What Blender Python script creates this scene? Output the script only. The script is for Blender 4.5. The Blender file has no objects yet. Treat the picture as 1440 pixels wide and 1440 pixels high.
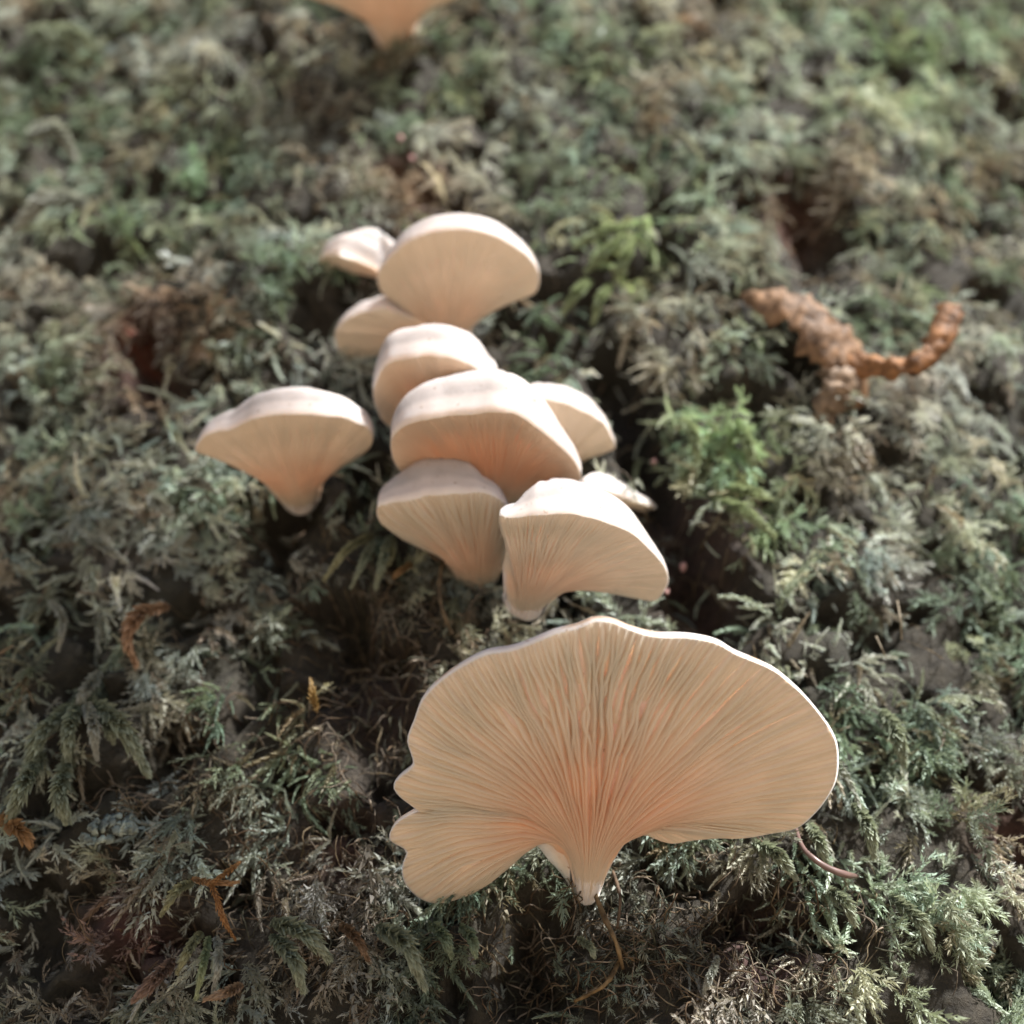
import bpy, math, random
import numpy as np
from mathutils import Vector

R_ = math.radians
random.seed(7)
rng = np.random.default_rng(11)
sc = bpy.context.scene
col = sc.collection

# ------------------------------------------------------------------ camera, sky, sun, exposure
CAM = np.array([0.0, -0.22, 1.0])          # 22 cm in front of the bark, 1 m above the ground
PITCH = R_(32.0)
HFOV = R_(54.0)
cam_d = bpy.data.cameras.new('camera')
cam = bpy.data.objects.new('camera', cam_d)
col.objects.link(cam)
cam.location = CAM
cam.rotation_euler = (math.pi / 2 + PITCH, 0, 0)
cam_d.sensor_width = 36.0
cam_d.lens = 18.0 / math.tan(HFOV / 2)
cam_d.clip_start = 0.005
cam_d.clip_end = 400.0
cam_d.dof.use_dof = True
cam_d.dof.focus_distance = 0.200
cam_d.dof.aperture_fstop = 7.0
sc.camera = cam

SUN = np.array([0.46, -0.50, 0.73])         # direction towards the sun
SUN = SUN / np.linalg.norm(SUN)
world = bpy.data.worlds.new('World')
sc.world = world
world.use_nodes = True
wn = world.node_tree.nodes
bg = wn['Background']
sky = wn.new('ShaderNodeTexSky')
sky.sky_type = 'NISHITA'
sky.sun_disc = False
sky.sun_elevation = math.asin(SUN[2])
sky.sun_rotation = math.atan2(SUN[0], SUN[1])
world.node_tree.links.new(sky.outputs[0], bg.inputs[0])
bg.inputs[1].default_value = 0.05
sun_d = bpy.data.lights.new('sun', 'SUN')
sun_d.energy = 5.0
sun_d.angle = R_(2.5)
sun_d.color = (1.0, 0.98, 0.955)
sun = bpy.data.objects.new('sun', sun_d)
col.objects.link(sun)
sun.rotation_euler = Vector(SUN).to_track_quat('Z', 'Y').to_euler()
sc.view_settings.view_transform = 'Standard'
sc.view_settings.look = 'None'
sc.view_settings.exposure = 1.1
sc.view_settings.gamma = 1.0
sc.cycles.max_bounces = 10
sc.cycles.diffuse_bounces = 5
sc.cycles.transmission_bounces = 6

# ------------------------------------------------------------------ pixels to places
FPX = 720.0 / math.tan(HFOV / 2)
CF = np.array([0, math.cos(PITCH), math.sin(PITCH)])
CU = np.array([0, -math.sin(PITCH), math.cos(PITCH)])
CR = np.array([1.0, 0, 0])
RT = 0.90                                    # trunk radius; its face is at y = 0, its axis at y = RT


def ray(px, py):
    d = CF + CR * ((px - 720) / FPX) + CU * ((720 - py) / FPX)
    return d / np.linalg.norm(d)


def project(P):
    q = np.asarray(P) - CAM
    d = q @ CF
    return 720 + FPX * (q @ CR) / d, 720 - FPX * (q @ CU) / d, d


def at(px, py, prot=0.0):
    """point seen at a pixel, prot metres in front of the mean bark surface"""
    d = ray(px, py)
    r = RT + prot
    ox, oy = CAM[0], CAM[1] - RT
    a = d[0] ** 2 + d[1] ** 2
    b = 2 * (ox * d[0] + oy * d[1])
    c = ox * ox + oy * oy - r * r
    disc = max(b * b - 4 * a * c, 0.0)
    t = (-b - math.sqrt(disc)) / (2 * a)
    return CAM + d * t


def uz(P):
    return RT * math.atan2(P[0], RT - P[1]), P[2]


def trunk_normal(P):
    n = np.array([P[0], P[1] - RT, 0.0])
    return n / np.linalg.norm(n)


# ------------------------------------------------------------------ noise
_tab = np.random.default_rng(3).random((256, 256))


def vnoise(x, y, seed=0):
    x = np.asarray(x, float) + seed * 17.31
    y = np.asarray(y, float) + seed * 9.77
    xi = np.floor(x).astype(int); yi = np.floor(y).astype(int)
    fx = x - xi; fy = y - yi
    fx = fx * fx * (3 - 2 * fx); fy = fy * fy * (3 - 2 * fy)
    g = lambda a, b: _tab[a % 256, b % 256]
    return ((g(xi, yi) * (1 - fx) + g(xi + 1, yi) * fx) * (1 - fy)
            + (g(xi, yi + 1) * (1 - fx) + g(xi + 1, yi + 1) * fx) * fy)


def fbm(x, y, seed=0, octv=4):
    s = 0; a = 1.0; t = 0
    for i in range(octv):
        s = s + a * vnoise(x * 2 ** i, y * 2 ** i, seed + i * 5)
        t += a; a *= 0.5
    return s / t


def seg_dist(px, py, pts):
    """distance of pixels to a polyline"""
    best = np.full(np.shape(px), 1e9)
    for (x0, y0), (x1, y1) in zip(pts[:-1], pts[1:]):
        dx, dy = x1 - x0, y1 - y0
        t = np.clip(((px - x0) * dx + (py - y0) * dy) / (dx * dx + dy * dy), 0, 1)
        best = np.minimum(best, np.hypot(px - x0 - t * dx, py - y0 - t * dy))
    return best


def sstep(a, b, x):
    t = np.clip((np.asarray(x) - a) / (b - a), 0, 1)
    return t * t * (3 - 2 * t)


# bare crevices in the bark, traced on the trunk (line, half width in photo pixels, depth)
CREV = [
    ([(862, 515), (885, 580), (915, 640), (945, 720), (968, 800), (995, 885)], 50, 0.019),
    ([(190, 462), (198, 500), (212, 545)], 24, 0.015),
    ([(1080, 470), (1120, 510), (1150, 540)], 38, 0.010),
    ([(1128, 268), (1122, 330), (1140, 370)], 30, 0.008),
    ([(480, 900), (520, 980), (545, 1060)], 70, 0.008),
    ([(200, 345), (250, 372), (300, 350)], 22, 0.010),
    ([(760, 1300), (700, 1380)], 60, 0.006),
    ([(30, 1230), (60, 1290), (40, 1350)], 40, 0.010),
    ([(1060, 1270), (1090, 1330)], 30, 0.010),
    ([(1420, 1120), (1435, 1230)], 30, 0.007),
    ([(210, 1090), (240, 1060)], 40, 0.008),
    ([(350, 750), (420, 730)], 40, 0.007),
]


def base_pt(u, z, off):
    r = RT + off
    return np.stack([r * np.sin(u / RT), RT - r * np.cos(u / RT), z], -1)


def pits(u, z):
    return sstep(0.60, 0.70, fbm(u * 95, z * 95, 141, 2))


def relief(u, z):
    """bark relief in metres along the outward normal"""
    h = 0.012 * (fbm(u * 22, z * 14, 1, 3) - 0.5) + 0.011 * (fbm(u * 75, z * 60, 4, 3) - 0.5)
    h = h + 0.0055 * (fbm(u * 260, z * 220, 9, 3) - 0.5)
    h = h - 0.010 * pits(u, z)
    P = base_pt(u, z, 0.0)
    px, py, d = project(P)
    ok = d > 0.05
    px = np.where(ok, px, -5e3); py = np.where(ok, py, -5e3)
    wob = 26 * (fbm(u * 140, z * 140, 21, 2) - 0.5)
    for pts, w, dep in CREV:
        h = h - dep * (1 - sstep(w * 0.35, w * 1.15, seg_dist(px, py, pts) + wob))
    return h


def surf(u, z, off=0.0):
    return base_pt(u, z, relief(u, z) + off)


# ------------------------------------------------------------------ objects and materials
def tag(o, label=None, cat=None, group=None, kind=None):
    if label: o['label'] = label
    if cat: o['category'] = cat
    if group: o['group'] = group
    if kind: o['kind'] = kind
    return o


def mesh_obj(name, verts, faces, mat, parent=None, smooth=True, colors=None, fast=False):
    me = bpy.data.meshes.new(name)
    v = np.asarray(verts, np.float32)
    if fast:                                  # faces: (n, k) array
        f = np.asarray(faces, np.int32)
        n, k = f.shape
        me.vertices.add(len(v)); me.vertices.foreach_set('co', v.ravel())
        me.loops.add(n * k); me.loops.foreach_set('vertex_index', f.ravel())
        me.polygons.add(n)
        me.polygons.foreach_set('loop_start', np.arange(0, n * k, k, dtype=np.int32))
        me.polygons.foreach_set('loop_total', np.full(n, k, np.int32))
        me.update(calc_edges=True)
    else:
        me.from_pydata(v.tolist(), [], [list(map(int, q)) for q in faces])
        me.update()
    me.polygons.foreach_set('use_smooth', np.full(len(me.polygons), smooth))
    if colors is not None:
        c = np.ones((len(v), 4), np.float32)
        c[:, :3] = colors
        a = me.color_attributes.new('tone', 'FLOAT_COLOR', 'POINT')
        a.data.foreach_set('color', c.ravel())
    me.materials.append(mat)
    o = bpy.data.objects.new(name, me)
    col.objects.link(o)
    if parent is not None:
        o.parent = parent
    return o


def empty(name, loc=(0, 0, 0)):
    o = bpy.data.objects.new(name, None)
    o.empty_display_size = 0.01
    col.objects.link(o)
    o.location = loc
    return o


def new_mat(name):
    m = bpy.data.materials.new(name)
    m.use_nodes = True
    nt = m.node_tree
    return m, nt, nt.nodes['Principled BSDF'], nt.nodes['Material Output']


def mat_flesh(name, tint=(1, 1, 1), sss=0.004):
    m, nt, b, out = new_mat(name)
    at_ = nt.nodes.new('ShaderNodeAttribute'); at_.attribute_name = 'tone'
    tc = nt.nodes.new('ShaderNodeTexCoord')
    nz = nt.nodes.new('ShaderNodeTexNoise')
    nz.inputs['Scale'].default_value = 260; nz.inputs['Detail'].default_value = 6
    nt.links.new(tc.outputs['Object'], nz.inputs['Vector'])
    ramp = nt.nodes.new('ShaderNodeValToRGB')
    ramp.color_ramp.elements[0].position = 0.3; ramp.color_ramp.elements[0].color = (0.90, 0.88, 0.86, 1)
    ramp.color_ramp.elements[1].position = 0.7; ramp.color_ramp.elements[1].color = (1.04, 1.03, 1.02, 1)
    nt.links.new(nz.outputs['Fac'], ramp.inputs['Fac'])
    mx = nt.nodes.new('ShaderNodeMix'); mx.data_type = 'RGBA'; mx.blend_type = 'MULTIPLY'
    mx.inputs['Factor'].default_value = 1.0
    nt.links.new(at_.outputs['Color'], mx.inputs['A']); nt.links.new(ramp.outputs['Color'], mx.inputs['B'])
    nt.links.new(mx.outputs['Result'], b.inputs['Base Color'])
    sp = nt.nodes.new('ShaderNodeTexNoise'); sp.inputs['Scale'].default_value = 750; sp.inputs['Detail'].default_value = 3
    nt.links.new(tc.outputs['Object'], sp.inputs['Vector'])
    rs = nt.nodes.new('ShaderNodeValToRGB')
    rs.color_ramp.elements[0].position = 0.66; rs.color_ramp.elements[0].color = (1, 1, 1, 1)
    rs.color_ramp.elements[1].position = 0.74; rs.color_ramp.elements[1].color = (0.62, 0.52, 0.42, 1)
    nt.links.new(sp.outputs['Fac'], rs.inputs['Fac'])
    m2 = nt.nodes.new('ShaderNodeMix'); m2.data_type = 'RGBA'; m2.blend_type = 'MULTIPLY'; m2.inputs['Factor'].default_value = 1.0
    nt.links.new(mx.outputs['Result'], m2.inputs['A']); nt.links.new(rs.outputs['Color'], m2.inputs['B'])
    nt.links.new(m2.outputs['Result'], b.inputs['Base Color'])
    b.inputs['Roughness'].default_value = 0.55
    b.inputs['Specular IOR Level'].default_value = 0.25
    b.inputs['Subsurface Weight'].default_value = 1.0
    b.inputs['Subsurface Radius'].default_value = (1.0, 0.88, 0.77)
    b.inputs['Subsurface Scale'].default_value = sss
    bp = nt.nodes.new('ShaderNodeBump'); bp.inputs['Strength'].default_value = 0.12
    bp.inputs['Distance'].default_value = 0.0006
    nz2 = nt.nodes.new('ShaderNodeTexNoise'); nz2.inputs['Scale'].default_value = 900; nz2.inputs['Detail'].default_value = 4
    nt.links.new(tc.outputs['Object'], nz2.inputs['Vector'])
    nt.links.new(nz2.outputs['Fac'], bp.inputs['Height'])
    nt.links.new(bp.outputs['Normal'], b.inputs['Normal'])
    return m


def mat_thin(name, trans=0.4, rough=0.6, spec=0.2, tcol=(1, 1, 1)):
    """thin tissue coloured by the 'tone' attribute: gills, moss leaves, dry leaf"""
    m, nt, b, out = new_mat(name)
    at_ = nt.nodes.new('ShaderNodeAttribute'); at_.attribute_name = 'tone'
    nt.links.new(at_.outputs['Color'], b.inputs['Base Color'])
    b.inputs['Roughness'].default_value = rough
    b.inputs['Specular IOR Level'].default_value = spec
    tr = nt.nodes.new('ShaderNodeBsdfTranslucent')
    mm = nt.nodes.new('ShaderNodeMix'); mm.data_type = 'RGBA'; mm.blend_type = 'MULTIPLY'; mm.inputs['Factor'].default_value = 1
    mm.inputs['B'].default_value = (*tcol, 1)
    nt.links.new(at_.outputs['Color'], mm.inputs['A'])
    nt.links.new(mm.outputs['Result'], tr.inputs['Color'])
    mix = nt.nodes.new('ShaderNodeMixShader'); mix.inputs[0].default_value = trans
    nt.links.new(b.outputs[0], mix.inputs[1]); nt.links.new(tr.outputs[0], mix.inputs[2])
    nt.links.new(mix.outputs[0], out.inputs['Surface'])
    return m


def mat_bark():
    m, nt, b, out = new_mat('bark')
    at_ = nt.nodes.new('ShaderNodeAttribute'); at_.attribute_name = 'tone'
    tc = nt.nodes.new('ShaderNodeTexCoord')
    nz = nt.nodes.new('ShaderNodeTexNoise'); nz.inputs['Scale'].default_value = 330; nz.inputs['Detail'].default_value = 8
    nz.inputs['Roughness'].default_value = 0.7
    nt.links.new(tc.outputs['Object'], nz.inputs['Vector'])
    ramp = nt.nodes.new('ShaderNodeValToRGB')
    ramp.color_ramp.elements[0].position = 0.3; ramp.color_ramp.elements[0].color = (0.35, 0.33, 0.33, 1)
    ramp.color_ramp.elements[1].position = 0.72; ramp.color_ramp.elements[1].color = (1.25, 1.18, 1.1, 1)
    nt.links.new(nz.outputs['Fac'], ramp.inputs['Fac'])
    mx = nt.nodes.new('ShaderNodeMix'); mx.data_type = 'RGBA'; mx.blend_type = 'MULTIPLY'; mx.inputs['Factor'].default_value = 1
    nt.links.new(at_.outputs['Color'], mx.inputs['A']); nt.links.new(ramp.outputs['Color'], mx.inputs['B'])
    nt.links.new(mx.outputs['Result'], b.inputs['Base Color'])
    b.inputs['Roughness'].default_value = 0.8
    bp = nt.nodes.new('ShaderNodeBump'); bp.inputs['Strength'].default_value = 1.0; bp.inputs['Distance'].default_value = 0.003
    nt.links.new(nz.outputs['Fac'], bp.inputs['Height']); nt.links.new(bp.outputs['Normal'], b.inputs['Normal'])
    return m


def mat_ground():
    m, nt, b, out = new_mat('leaf_litter')
    tc = nt.nodes.new('ShaderNodeTexCoord')
    vo = nt.nodes.new('ShaderNodeTexVoronoi'); vo.inputs['Scale'].default_value = 18
    nt.links.new(tc.outputs['Object'], vo.inputs['Vector'])
    ramp = nt.nodes.new('ShaderNodeValToRGB')
    ramp.color_ramp.elements[0].color = (0.18, 0.13, 0.09, 1)
    ramp.color_ramp.elements[1].color = (0.40, 0.31, 0.22, 1)
    nt.links.new(vo.outputs['Color'], ramp.inputs['Fac'])
    nt.links.new(ramp.outputs['Color'], b.inputs['Base Color'])
    b.inputs['Roughness'].default_value = 0.85
    bp = nt.nodes.new('ShaderNodeBump'); bp.inputs['Distance'].default_value = 0.02
    nt.links.new(vo.outputs['Distance'], bp.inputs['Height']); nt.links.new(bp.outputs['Normal'], b.inputs['Normal'])
    return m


M_CAP = mat_flesh('mushroom_cap', sss=0.0065)
M_STEM = mat_flesh('mushroom_stem', sss=0.005)
M_GILL = mat_thin('mushroom_gill', 0.70, 0.55, 0.2, (1.0, 0.96, 0.90))
M_MOSS = mat_thin('moss_leaf', 0.3, 0.5, 0.35, (1.0, 1.0, 0.82))
M_DRY = mat_thin('dry_tissue', 0.18, 0.6, 0.3, (1.0, 0.8, 0.5))
_nt = M_DRY.node_tree; _b = _nt.nodes['Principled BSDF']; _at = [q for q in _nt.nodes if q.type == 'ATTRIBUTE'][0]
_tc = _nt.nodes.new('ShaderNodeTexCoord'); _nz = _nt.nodes.new('ShaderNodeTexNoise'); _nz.inputs['Scale'].default_value = 420; _nz.inputs['Detail'].default_value = 7
_nt.links.new(_tc.outputs['Object'], _nz.inputs['Vector'])
_rp = _nt.nodes.new('ShaderNodeValToRGB'); _rp.color_ramp.elements[0].position = 0.32; _rp.color_ramp.elements[0].color = (0.35, 0.33, 0.33, 1)
_rp.color_ramp.elements[1].position = 0.68; _rp.color_ramp.elements[1].color = (1.45, 1.4, 1.35, 1)
_nt.links.new(_nz.outputs['Fac'], _rp.inputs['Fac'])
_mx = _nt.nodes.new('ShaderNodeMix'); _mx.data_type = 'RGBA'; _mx.blend_type = 'MULTIPLY'; _mx.inputs['Factor'].default_value = 1.0
_nt.links.new(_at.outputs['Color'], _mx.inputs['A']); _nt.links.new(_rp.outputs['Color'], _mx.inputs['B']); _nt.links.new(_mx.outputs['Result'], _b.inputs['Base Color'])
_bp = _nt.nodes.new('ShaderNodeBump'); _bp.inputs['Strength'].default_value = 0.8; _bp.inputs['Distance'].default_value = 0.0012
_nt.links.new(_nz.outputs['Fac'], _bp.inputs['Height']); _nt.links.new(_bp.outputs['Normal'], _b.inputs['Normal'])
M_BARK = mat_bark()
M_GROUND = mat_ground()

# ------------------------------------------------------------------ ground and trunk
def build_ground():
    n = 28
    xs = np.sign(np.linspace(-1, 1, n)) * np.abs(np.linspace(-1, 1, n)) ** 3 * 150
    v = [(x, y, 0.03 * (math.sin(x * 1.3) + math.cos(y * 1.7)) if abs(x) + abs(y) < 40 else 0) for x in xs for y in xs]
    f = [(i * n + j, (i + 1) * n + j, (i + 1) * n + j + 1, i * n + j + 1) for i in range(n - 1) for j in range(n - 1)]
    o = mesh_obj('ground', v, f, M_GROUND)
    tag(o, 'forest floor covered with dry leaf litter', 'ground', kind='structure')


build_ground()

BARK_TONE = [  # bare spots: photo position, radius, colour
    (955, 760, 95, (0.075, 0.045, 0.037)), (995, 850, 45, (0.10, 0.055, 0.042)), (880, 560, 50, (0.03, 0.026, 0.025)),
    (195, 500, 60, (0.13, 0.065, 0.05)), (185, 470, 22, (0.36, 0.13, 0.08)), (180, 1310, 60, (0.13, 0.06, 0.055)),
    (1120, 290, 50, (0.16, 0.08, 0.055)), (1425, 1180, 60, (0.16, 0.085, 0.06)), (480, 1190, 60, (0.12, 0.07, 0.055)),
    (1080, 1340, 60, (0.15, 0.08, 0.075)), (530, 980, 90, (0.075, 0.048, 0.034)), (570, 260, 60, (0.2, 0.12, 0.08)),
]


def bark_tone(u, z):
    P = base_pt(u, z, 0)
    px, py, d = project(P)
    n1 = fbm(u * 60, z * 60, 30, 3)[..., None]
    c = np.array([0.05, 0.052, 0.036]) * (1 - n1) + np.array([0.075, 0.062, 0.046]) * n1
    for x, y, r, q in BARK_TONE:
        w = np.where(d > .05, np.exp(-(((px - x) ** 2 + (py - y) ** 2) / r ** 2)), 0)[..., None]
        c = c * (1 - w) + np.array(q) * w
    return c


def build_trunk():
    full = math.pi * RT
    uf = np.arange(-0.36, 0.3601, 0.0020)
    side = np.linspace(0.36, full, 40)[1:]
    us = np.concatenate([-side[::-1][1:], uf, side])
    zf = np.arange(0.96, 1.5201, 0.0020)
    zs = np.concatenate([np.linspace(-0.05, 0.96, 40)[:-1], zf, np.linspace(1.52, 3.2, 50)[1:]])
    U, Z = np.meshgrid(us, zs)
    h = relief(U, Z)
    flare = 0.16 * np.exp(-np.clip(Z, 0, None) / 0.18) * (1 + 0.4 * np.sin(U / RT * 5))
    V = base_pt(U, Z, h + flare).reshape(-1, 3)
    nz, nu = U.shape
    i = np.arange(nz - 1)[:, None] * nu
    j = np.arange(nu)[None, :]
    j2 = (j + 1) % nu
    F = np.stack([i + j, i + j2, i + nu + j2, i + nu + j], -1).reshape(-1, 4)
    o = mesh_obj('tree_trunk', V, F, M_BARK, colors=bark_tone(U, Z).reshape(-1, 3), fast=True)
    tag(o, 'broad upright tree trunk with dark bark under a thick coat of moss', 'tree trunk')
    return o


TRUNK = build_trunk()

# ------------------------------------------------------------------ mushrooms
def closed_spline(pts, n):
    p = np.asarray(pts, float)
    m = len(p)
    out = []
    for i in range(m):
        a, b, c, d = p[(i - 1) % m], p[i], p[(i + 1) % m], p[(i + 2) % m]
        for k in range(12):
            t = k / 12
            out.append(0.5 * (2 * b + (c - a) * t + (2 * a - 5 * b + 4 * c - d) * t * t + (3 * b - a - 3 * c + d) * t ** 3))
    out = np.array(out + [out[0]])
    L = np.concatenate([[0], np.cumsum(np.linalg.norm(np.diff(out, axis=0), axis=1))])
    q = np.linspace(0, L[-1], n, endpoint=False)
    return np.stack([np.interp(q, L, out[:, k]) for k in range(out.shape[1])], -1)


def outward(V, F):
    c = V.mean(0)
    tri = np.array([(q[0], q[k], q[k + 1]) for q in F for k in range(1, len(q) - 1)])
    a, b, d = V[tri[:, 0]] - c, V[tri[:, 1]] - c, V[tri[:, 2]] - c
    return F if np.sum(a * np.cross(b, d)) > 0 else [q[::-1] for q in F]


def lerp(a, b, t):
    return a + (b - a) * t


CREAM = np.array([0.92, 0.81, 0.75])
PEACH_GLOW = np.array([0.90, 0.645, 0.49])  # gill cream with light scattered between and through the gills painted in
WHITE = np.array([0.46, 0.42, 0.405])


def bark_at(px, py, off=0.0):
    """point seen at a pixel on the real, bumpy bark"""
    bp = 0.0
    for _ in range(6):
        u0, z0 = uz(at(px, py, bp))
        bp = float(relief(np.array([u0]), np.array([z0]))[0]) + off
    return at(px, py, bp), bp


def mushroom(label, outline, conv, base, tau, H, roll=0.0, rt=0.004, rb=0.004, gills=(60, 2), gill_d=0.0018, arch=0.10,
             separate=False, group='oyster mushrooms growing from the mossy trunk', hmap=None, coarse=0.0, orange=0.6, apex=0.1,
             wave=0.0002, seed=0, lift=0.003, thick=0.0008, bulge=0.10, backh=0.30, drop=0.0, dmap=None, folds=0.0, veins=0, oc=0.52):
    """outline: silhouette of the gill side and stem traced in the photo. It is laid on a plane that leaves the bark at the
    stem base and is tilted up by tau; conv: where the gills meet above the stem"""
    A, bp = bark_at(*base, lift)
    en = trunk_normal(A); ez = np.array([0, 0, 1.0]); ex = np.cross(ez, en)
    ex = -ex if ex[0] < 0 else ex
    out = math.cos(tau) * en + math.sin(tau) * ez
    nrm = -math.sin(tau) * en + math.cos(tau) * ez
    r = math.cos(roll) * ex + math.sin(roll) * nrm
    n = -math.sin(roll) * ex + math.cos(roll) * nrm
    N = 240 if separate else 170

    def onplane(px, py, below=0.0):
        d = ray(px, py)
        return CAM + d * (((A - n * below - CAM) @ n) / (d @ n))
    Mg = np.array([onplane(px, py) for px, py in closed_spline(outline, N)])
    size = np.sqrt(np.mean(np.sum((Mg - Mg.mean(0)) ** 2, 1)))
    B = A.copy()
    C = onplane(*conv, drop * size)
    ax = B - C; Ls = np.linalg.norm(ax); ax = ax / Ls
    # wavy margin
    th = np.arange(N) / N
    wv = wave * (np.sin(th * 2 * math.pi * 7 + seed) + 0.6 * np.sin(th * 2 * math.pi * 13 + 2 * seed)) + wave * 3 * (fbm(th * 40, th * 0 + seed, 2, 2) - 0.5)
    rel = Mg - C
    dist = np.linalg.norm(rel, axis=1)
    ef = np.clip(dist / size, 0, 1)
    Mg = Mg + n * (wv * ef)[:, None]
    # half ring round the front of the stem
    toc = CAM - C; toc = toc - ax * (toc @ ax); front = toc / np.linalg.norm(toc)
    lat = np.cross(ax, front)
    if lat @ r < 0: lat = -lat
    psi = np.arctan2(rel @ lat, -(rel @ ax))
    half = np.sin(psi / 2)[:, None] * lat + np.cos(psi / 2)[:, None] * front
    # outline points that are the stem's own sides run straight to its base
    sp_ = np.clip(((Mg - C) @ ax) / Ls, 0, 1)
    dseg = np.linalg.norm(Mg - (C + ax * (sp_ * Ls)[:, None]), axis=1)
    wb = (sstep(3.6 * rt, 1.6 * rt, dseg) * sstep(0.02, 0.25, sp_))[:, None]
    hk = np.clip(dist / (size * 1.05), 0.15, 1.15)
    hm = np.ones(N)
    if hmap is not None:
        hm = np.interp(th, [q[0] for q in hmap], [q[1] for q in hmap])
    P0 = Mg
    P2 = C + half * rt * 1.25
    P2b = C + half * lerp(rt, rb, 0.35) * 1.1 + ax * Ls * 0.40
    P3 = B + half * rb
    fo = folds * (fbm(th * 17 + seed, th * 0 + 2.5, 88, 2) - 0.5) * 2 * ef
    P1 = lerp(P0, P2, 0.5) + n * (H * arch * hk + fo)[:, None]
    bulg = front * (0.35 * rt * np.cos(psi / 2) ** 2)[:, None]
    P1 = lerp(P1, lerp(P0, P3, 0.33) + bulg, wb)
    P2 = lerp(P2, lerp(P0, P3, 0.55) + bulg, wb)
    P2b = lerp(P2b, lerp(P0, P3, 0.78) + bulg, wb)

    def under(a, t):
        """point of the gill side at outline position a (0..1) and depth t (0 margin, 1 stem base)"""
        a = (np.asarray(a) % 1.0) * N
        i = np.floor(a).astype(int) % N; f = (a - np.floor(a))[..., None]; j = (i + 1) % N
        q = [lerp(K[i], K[j], f) for K in (P0, P1, P2, P2b, P3)]
        t = np.asarray(t)[..., None]; m = 1 - t
        return m ** 4 * q[0] + 4 * m ** 3 * t * q[1] + 6 * m * m * t * t * q[2] + 4 * m * t ** 3 * q[3] + t ** 4 * q[4]

    def unorm(a, t):
        e = 0.004
        du = under(a + e, t) - under(a - e, t)
        dt = under(a, np.clip(t + 0.01, 0, 1)) - under(a, np.clip(t - 0.01, 0, 1))
        k = np.cross(du, dt)
        k /= np.linalg.norm(k, axis=-1, keepdims=True) + 1e-12
        return k
    pa = np.linspace(0, 1, 40, endpoint=False)
    sgn = -1.0 if np.mean(np.sum(unorm(pa, np.full(40, 0.25)) * n, -1)) > 0 else 1.0

    def tone(t, a):
        t = np.asarray(t)
        w = orange * np.exp(-((t - oc) / 0.24) ** 2)  # painted warm glow, strongest partway down the gills
        w = np.clip(w * (0.75 + 0.5 * fbm(np.asarray(a) * 9, t * 2, 3 + seed, 2)), 0, 1)[..., None]
        return CREAM * (1 - w) + PEACH_GLOW * w

    root = empty(label[0], B)
    tag(root, label[1], 'mushroom', group)
    off = np.asarray(B)
    # ---- cap: gill side + domed upper skin, one closed body
    rows, cols_ = [], []
    cen = Mg.mean(0) + out * apex * size
    sc_ = ((Mg - cen) @ out) / (np.linalg.norm(Mg - cen, axis=1) + 1e-9)
    domeH = H * lerp(backh, 1.0, sstep(-0.25, 0.8, sc_)) * hm
    outdir = Mg - cen
    outdir = outdir / (np.linalg.norm(outdir, axis=1, keepdims=True) + 1e-9)
    aa = th
    for t in np.linspace(0, 0.985, 30)[::-1]:
        rows.append(under(aa, np.full(N, t))); cols_.append(tone(np.full(N, t), aa))
    nd = 20
    for k in range(1, nd):
        s = (k / nd) ** 1.7
        prof = (1 - (1 - s) ** 2.0) ** 0.55
        hh = domeH * (1 - s) + H * s
        q = lerp(Mg, cen[None], s) + n * (thick * ef + hh * prof)[:, None] + outdir * (H * bulge * math.sin(min(1, s * 4) * math.pi) * ef * hm)[:, None]
        q = q + n * (0.0004 * (fbm(aa * 14, aa * 0 + s * 3, 8 + seed, 2) - 0.5) * min(1, s * 6) * (1 - s))[:, None]
        rows.append(q)
        cc = np.tile(WHITE, (N, 1)) * (0.90 + 0.2 * fbm(aa * 30, aa * 0 + s * 9, 6 + seed, 3))[:, None]
        if s < 0.03:
            cc = lerp(cc, np.tile(CREAM, (N, 1)), 0.35)
            if separate and s < 0.012:
                br = np.clip((fbm(aa * 40, aa * 0, 33 + seed, 3) - 0.48) * 5, 0, 1)
                cc = lerp(cc, np.tile((0.40, 0.24, 0.13), (N, 1)), br[:, None])
        cols_.append(cc)
    V = np.concatenate(rows + [(cen + n * (H + thick))[None], rows[0].mean(0)[None]])
    Cc = np.concatenate(cols_ + [WHITE[None], CREAM[None]])

    def loft(nr, m):
        F = []
        for k in range(nr - 1):
            for i in range(m):
                j = (i + 1) % m
                F.append((k * m + i, k * m + j, (k + 1) * m + j, (k + 1) * m + i))
        return F
    nr = len(rows)
    F = loft(nr, N)
    for i in range(N):
        j = (i + 1) % N
        F.append(((nr - 1) * N + i, (nr - 1) * N + j, nr * N)); F.append((j, i, nr * N + 1))
    mesh_obj('cap', V - off, outward(V, F), M_CAP, root, colors=Cc)
    # ---- stem: foot of the body, a solid whose skin lies a hair above the flesh
    rows, Cc = [], []
    tl = list(np.linspace(0.74, 1.0, 10))
    for k, t in enumerate(tl):
        q = under(aa, np.full(N, t)); c0 = q.mean(0); dq = q - c0
        g_ = 0.00016 * min(1.0, k / 2 - 0.5) + 0.0005 * (fbm(aa * 22, aa * 0 + t * 3, 12 + seed, 2) - 0.5) * min(1, k / 4)
        rows.append(q + dq / (np.linalg.norm(dq, axis=1, keepdims=True) + 1e-9) * np.broadcast_to(g_, (N,))[:, None])
        Cc.append(tone(np.full(N, t), aa) * 0.9)
    c1 = rows[-1].mean(0)
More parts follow.
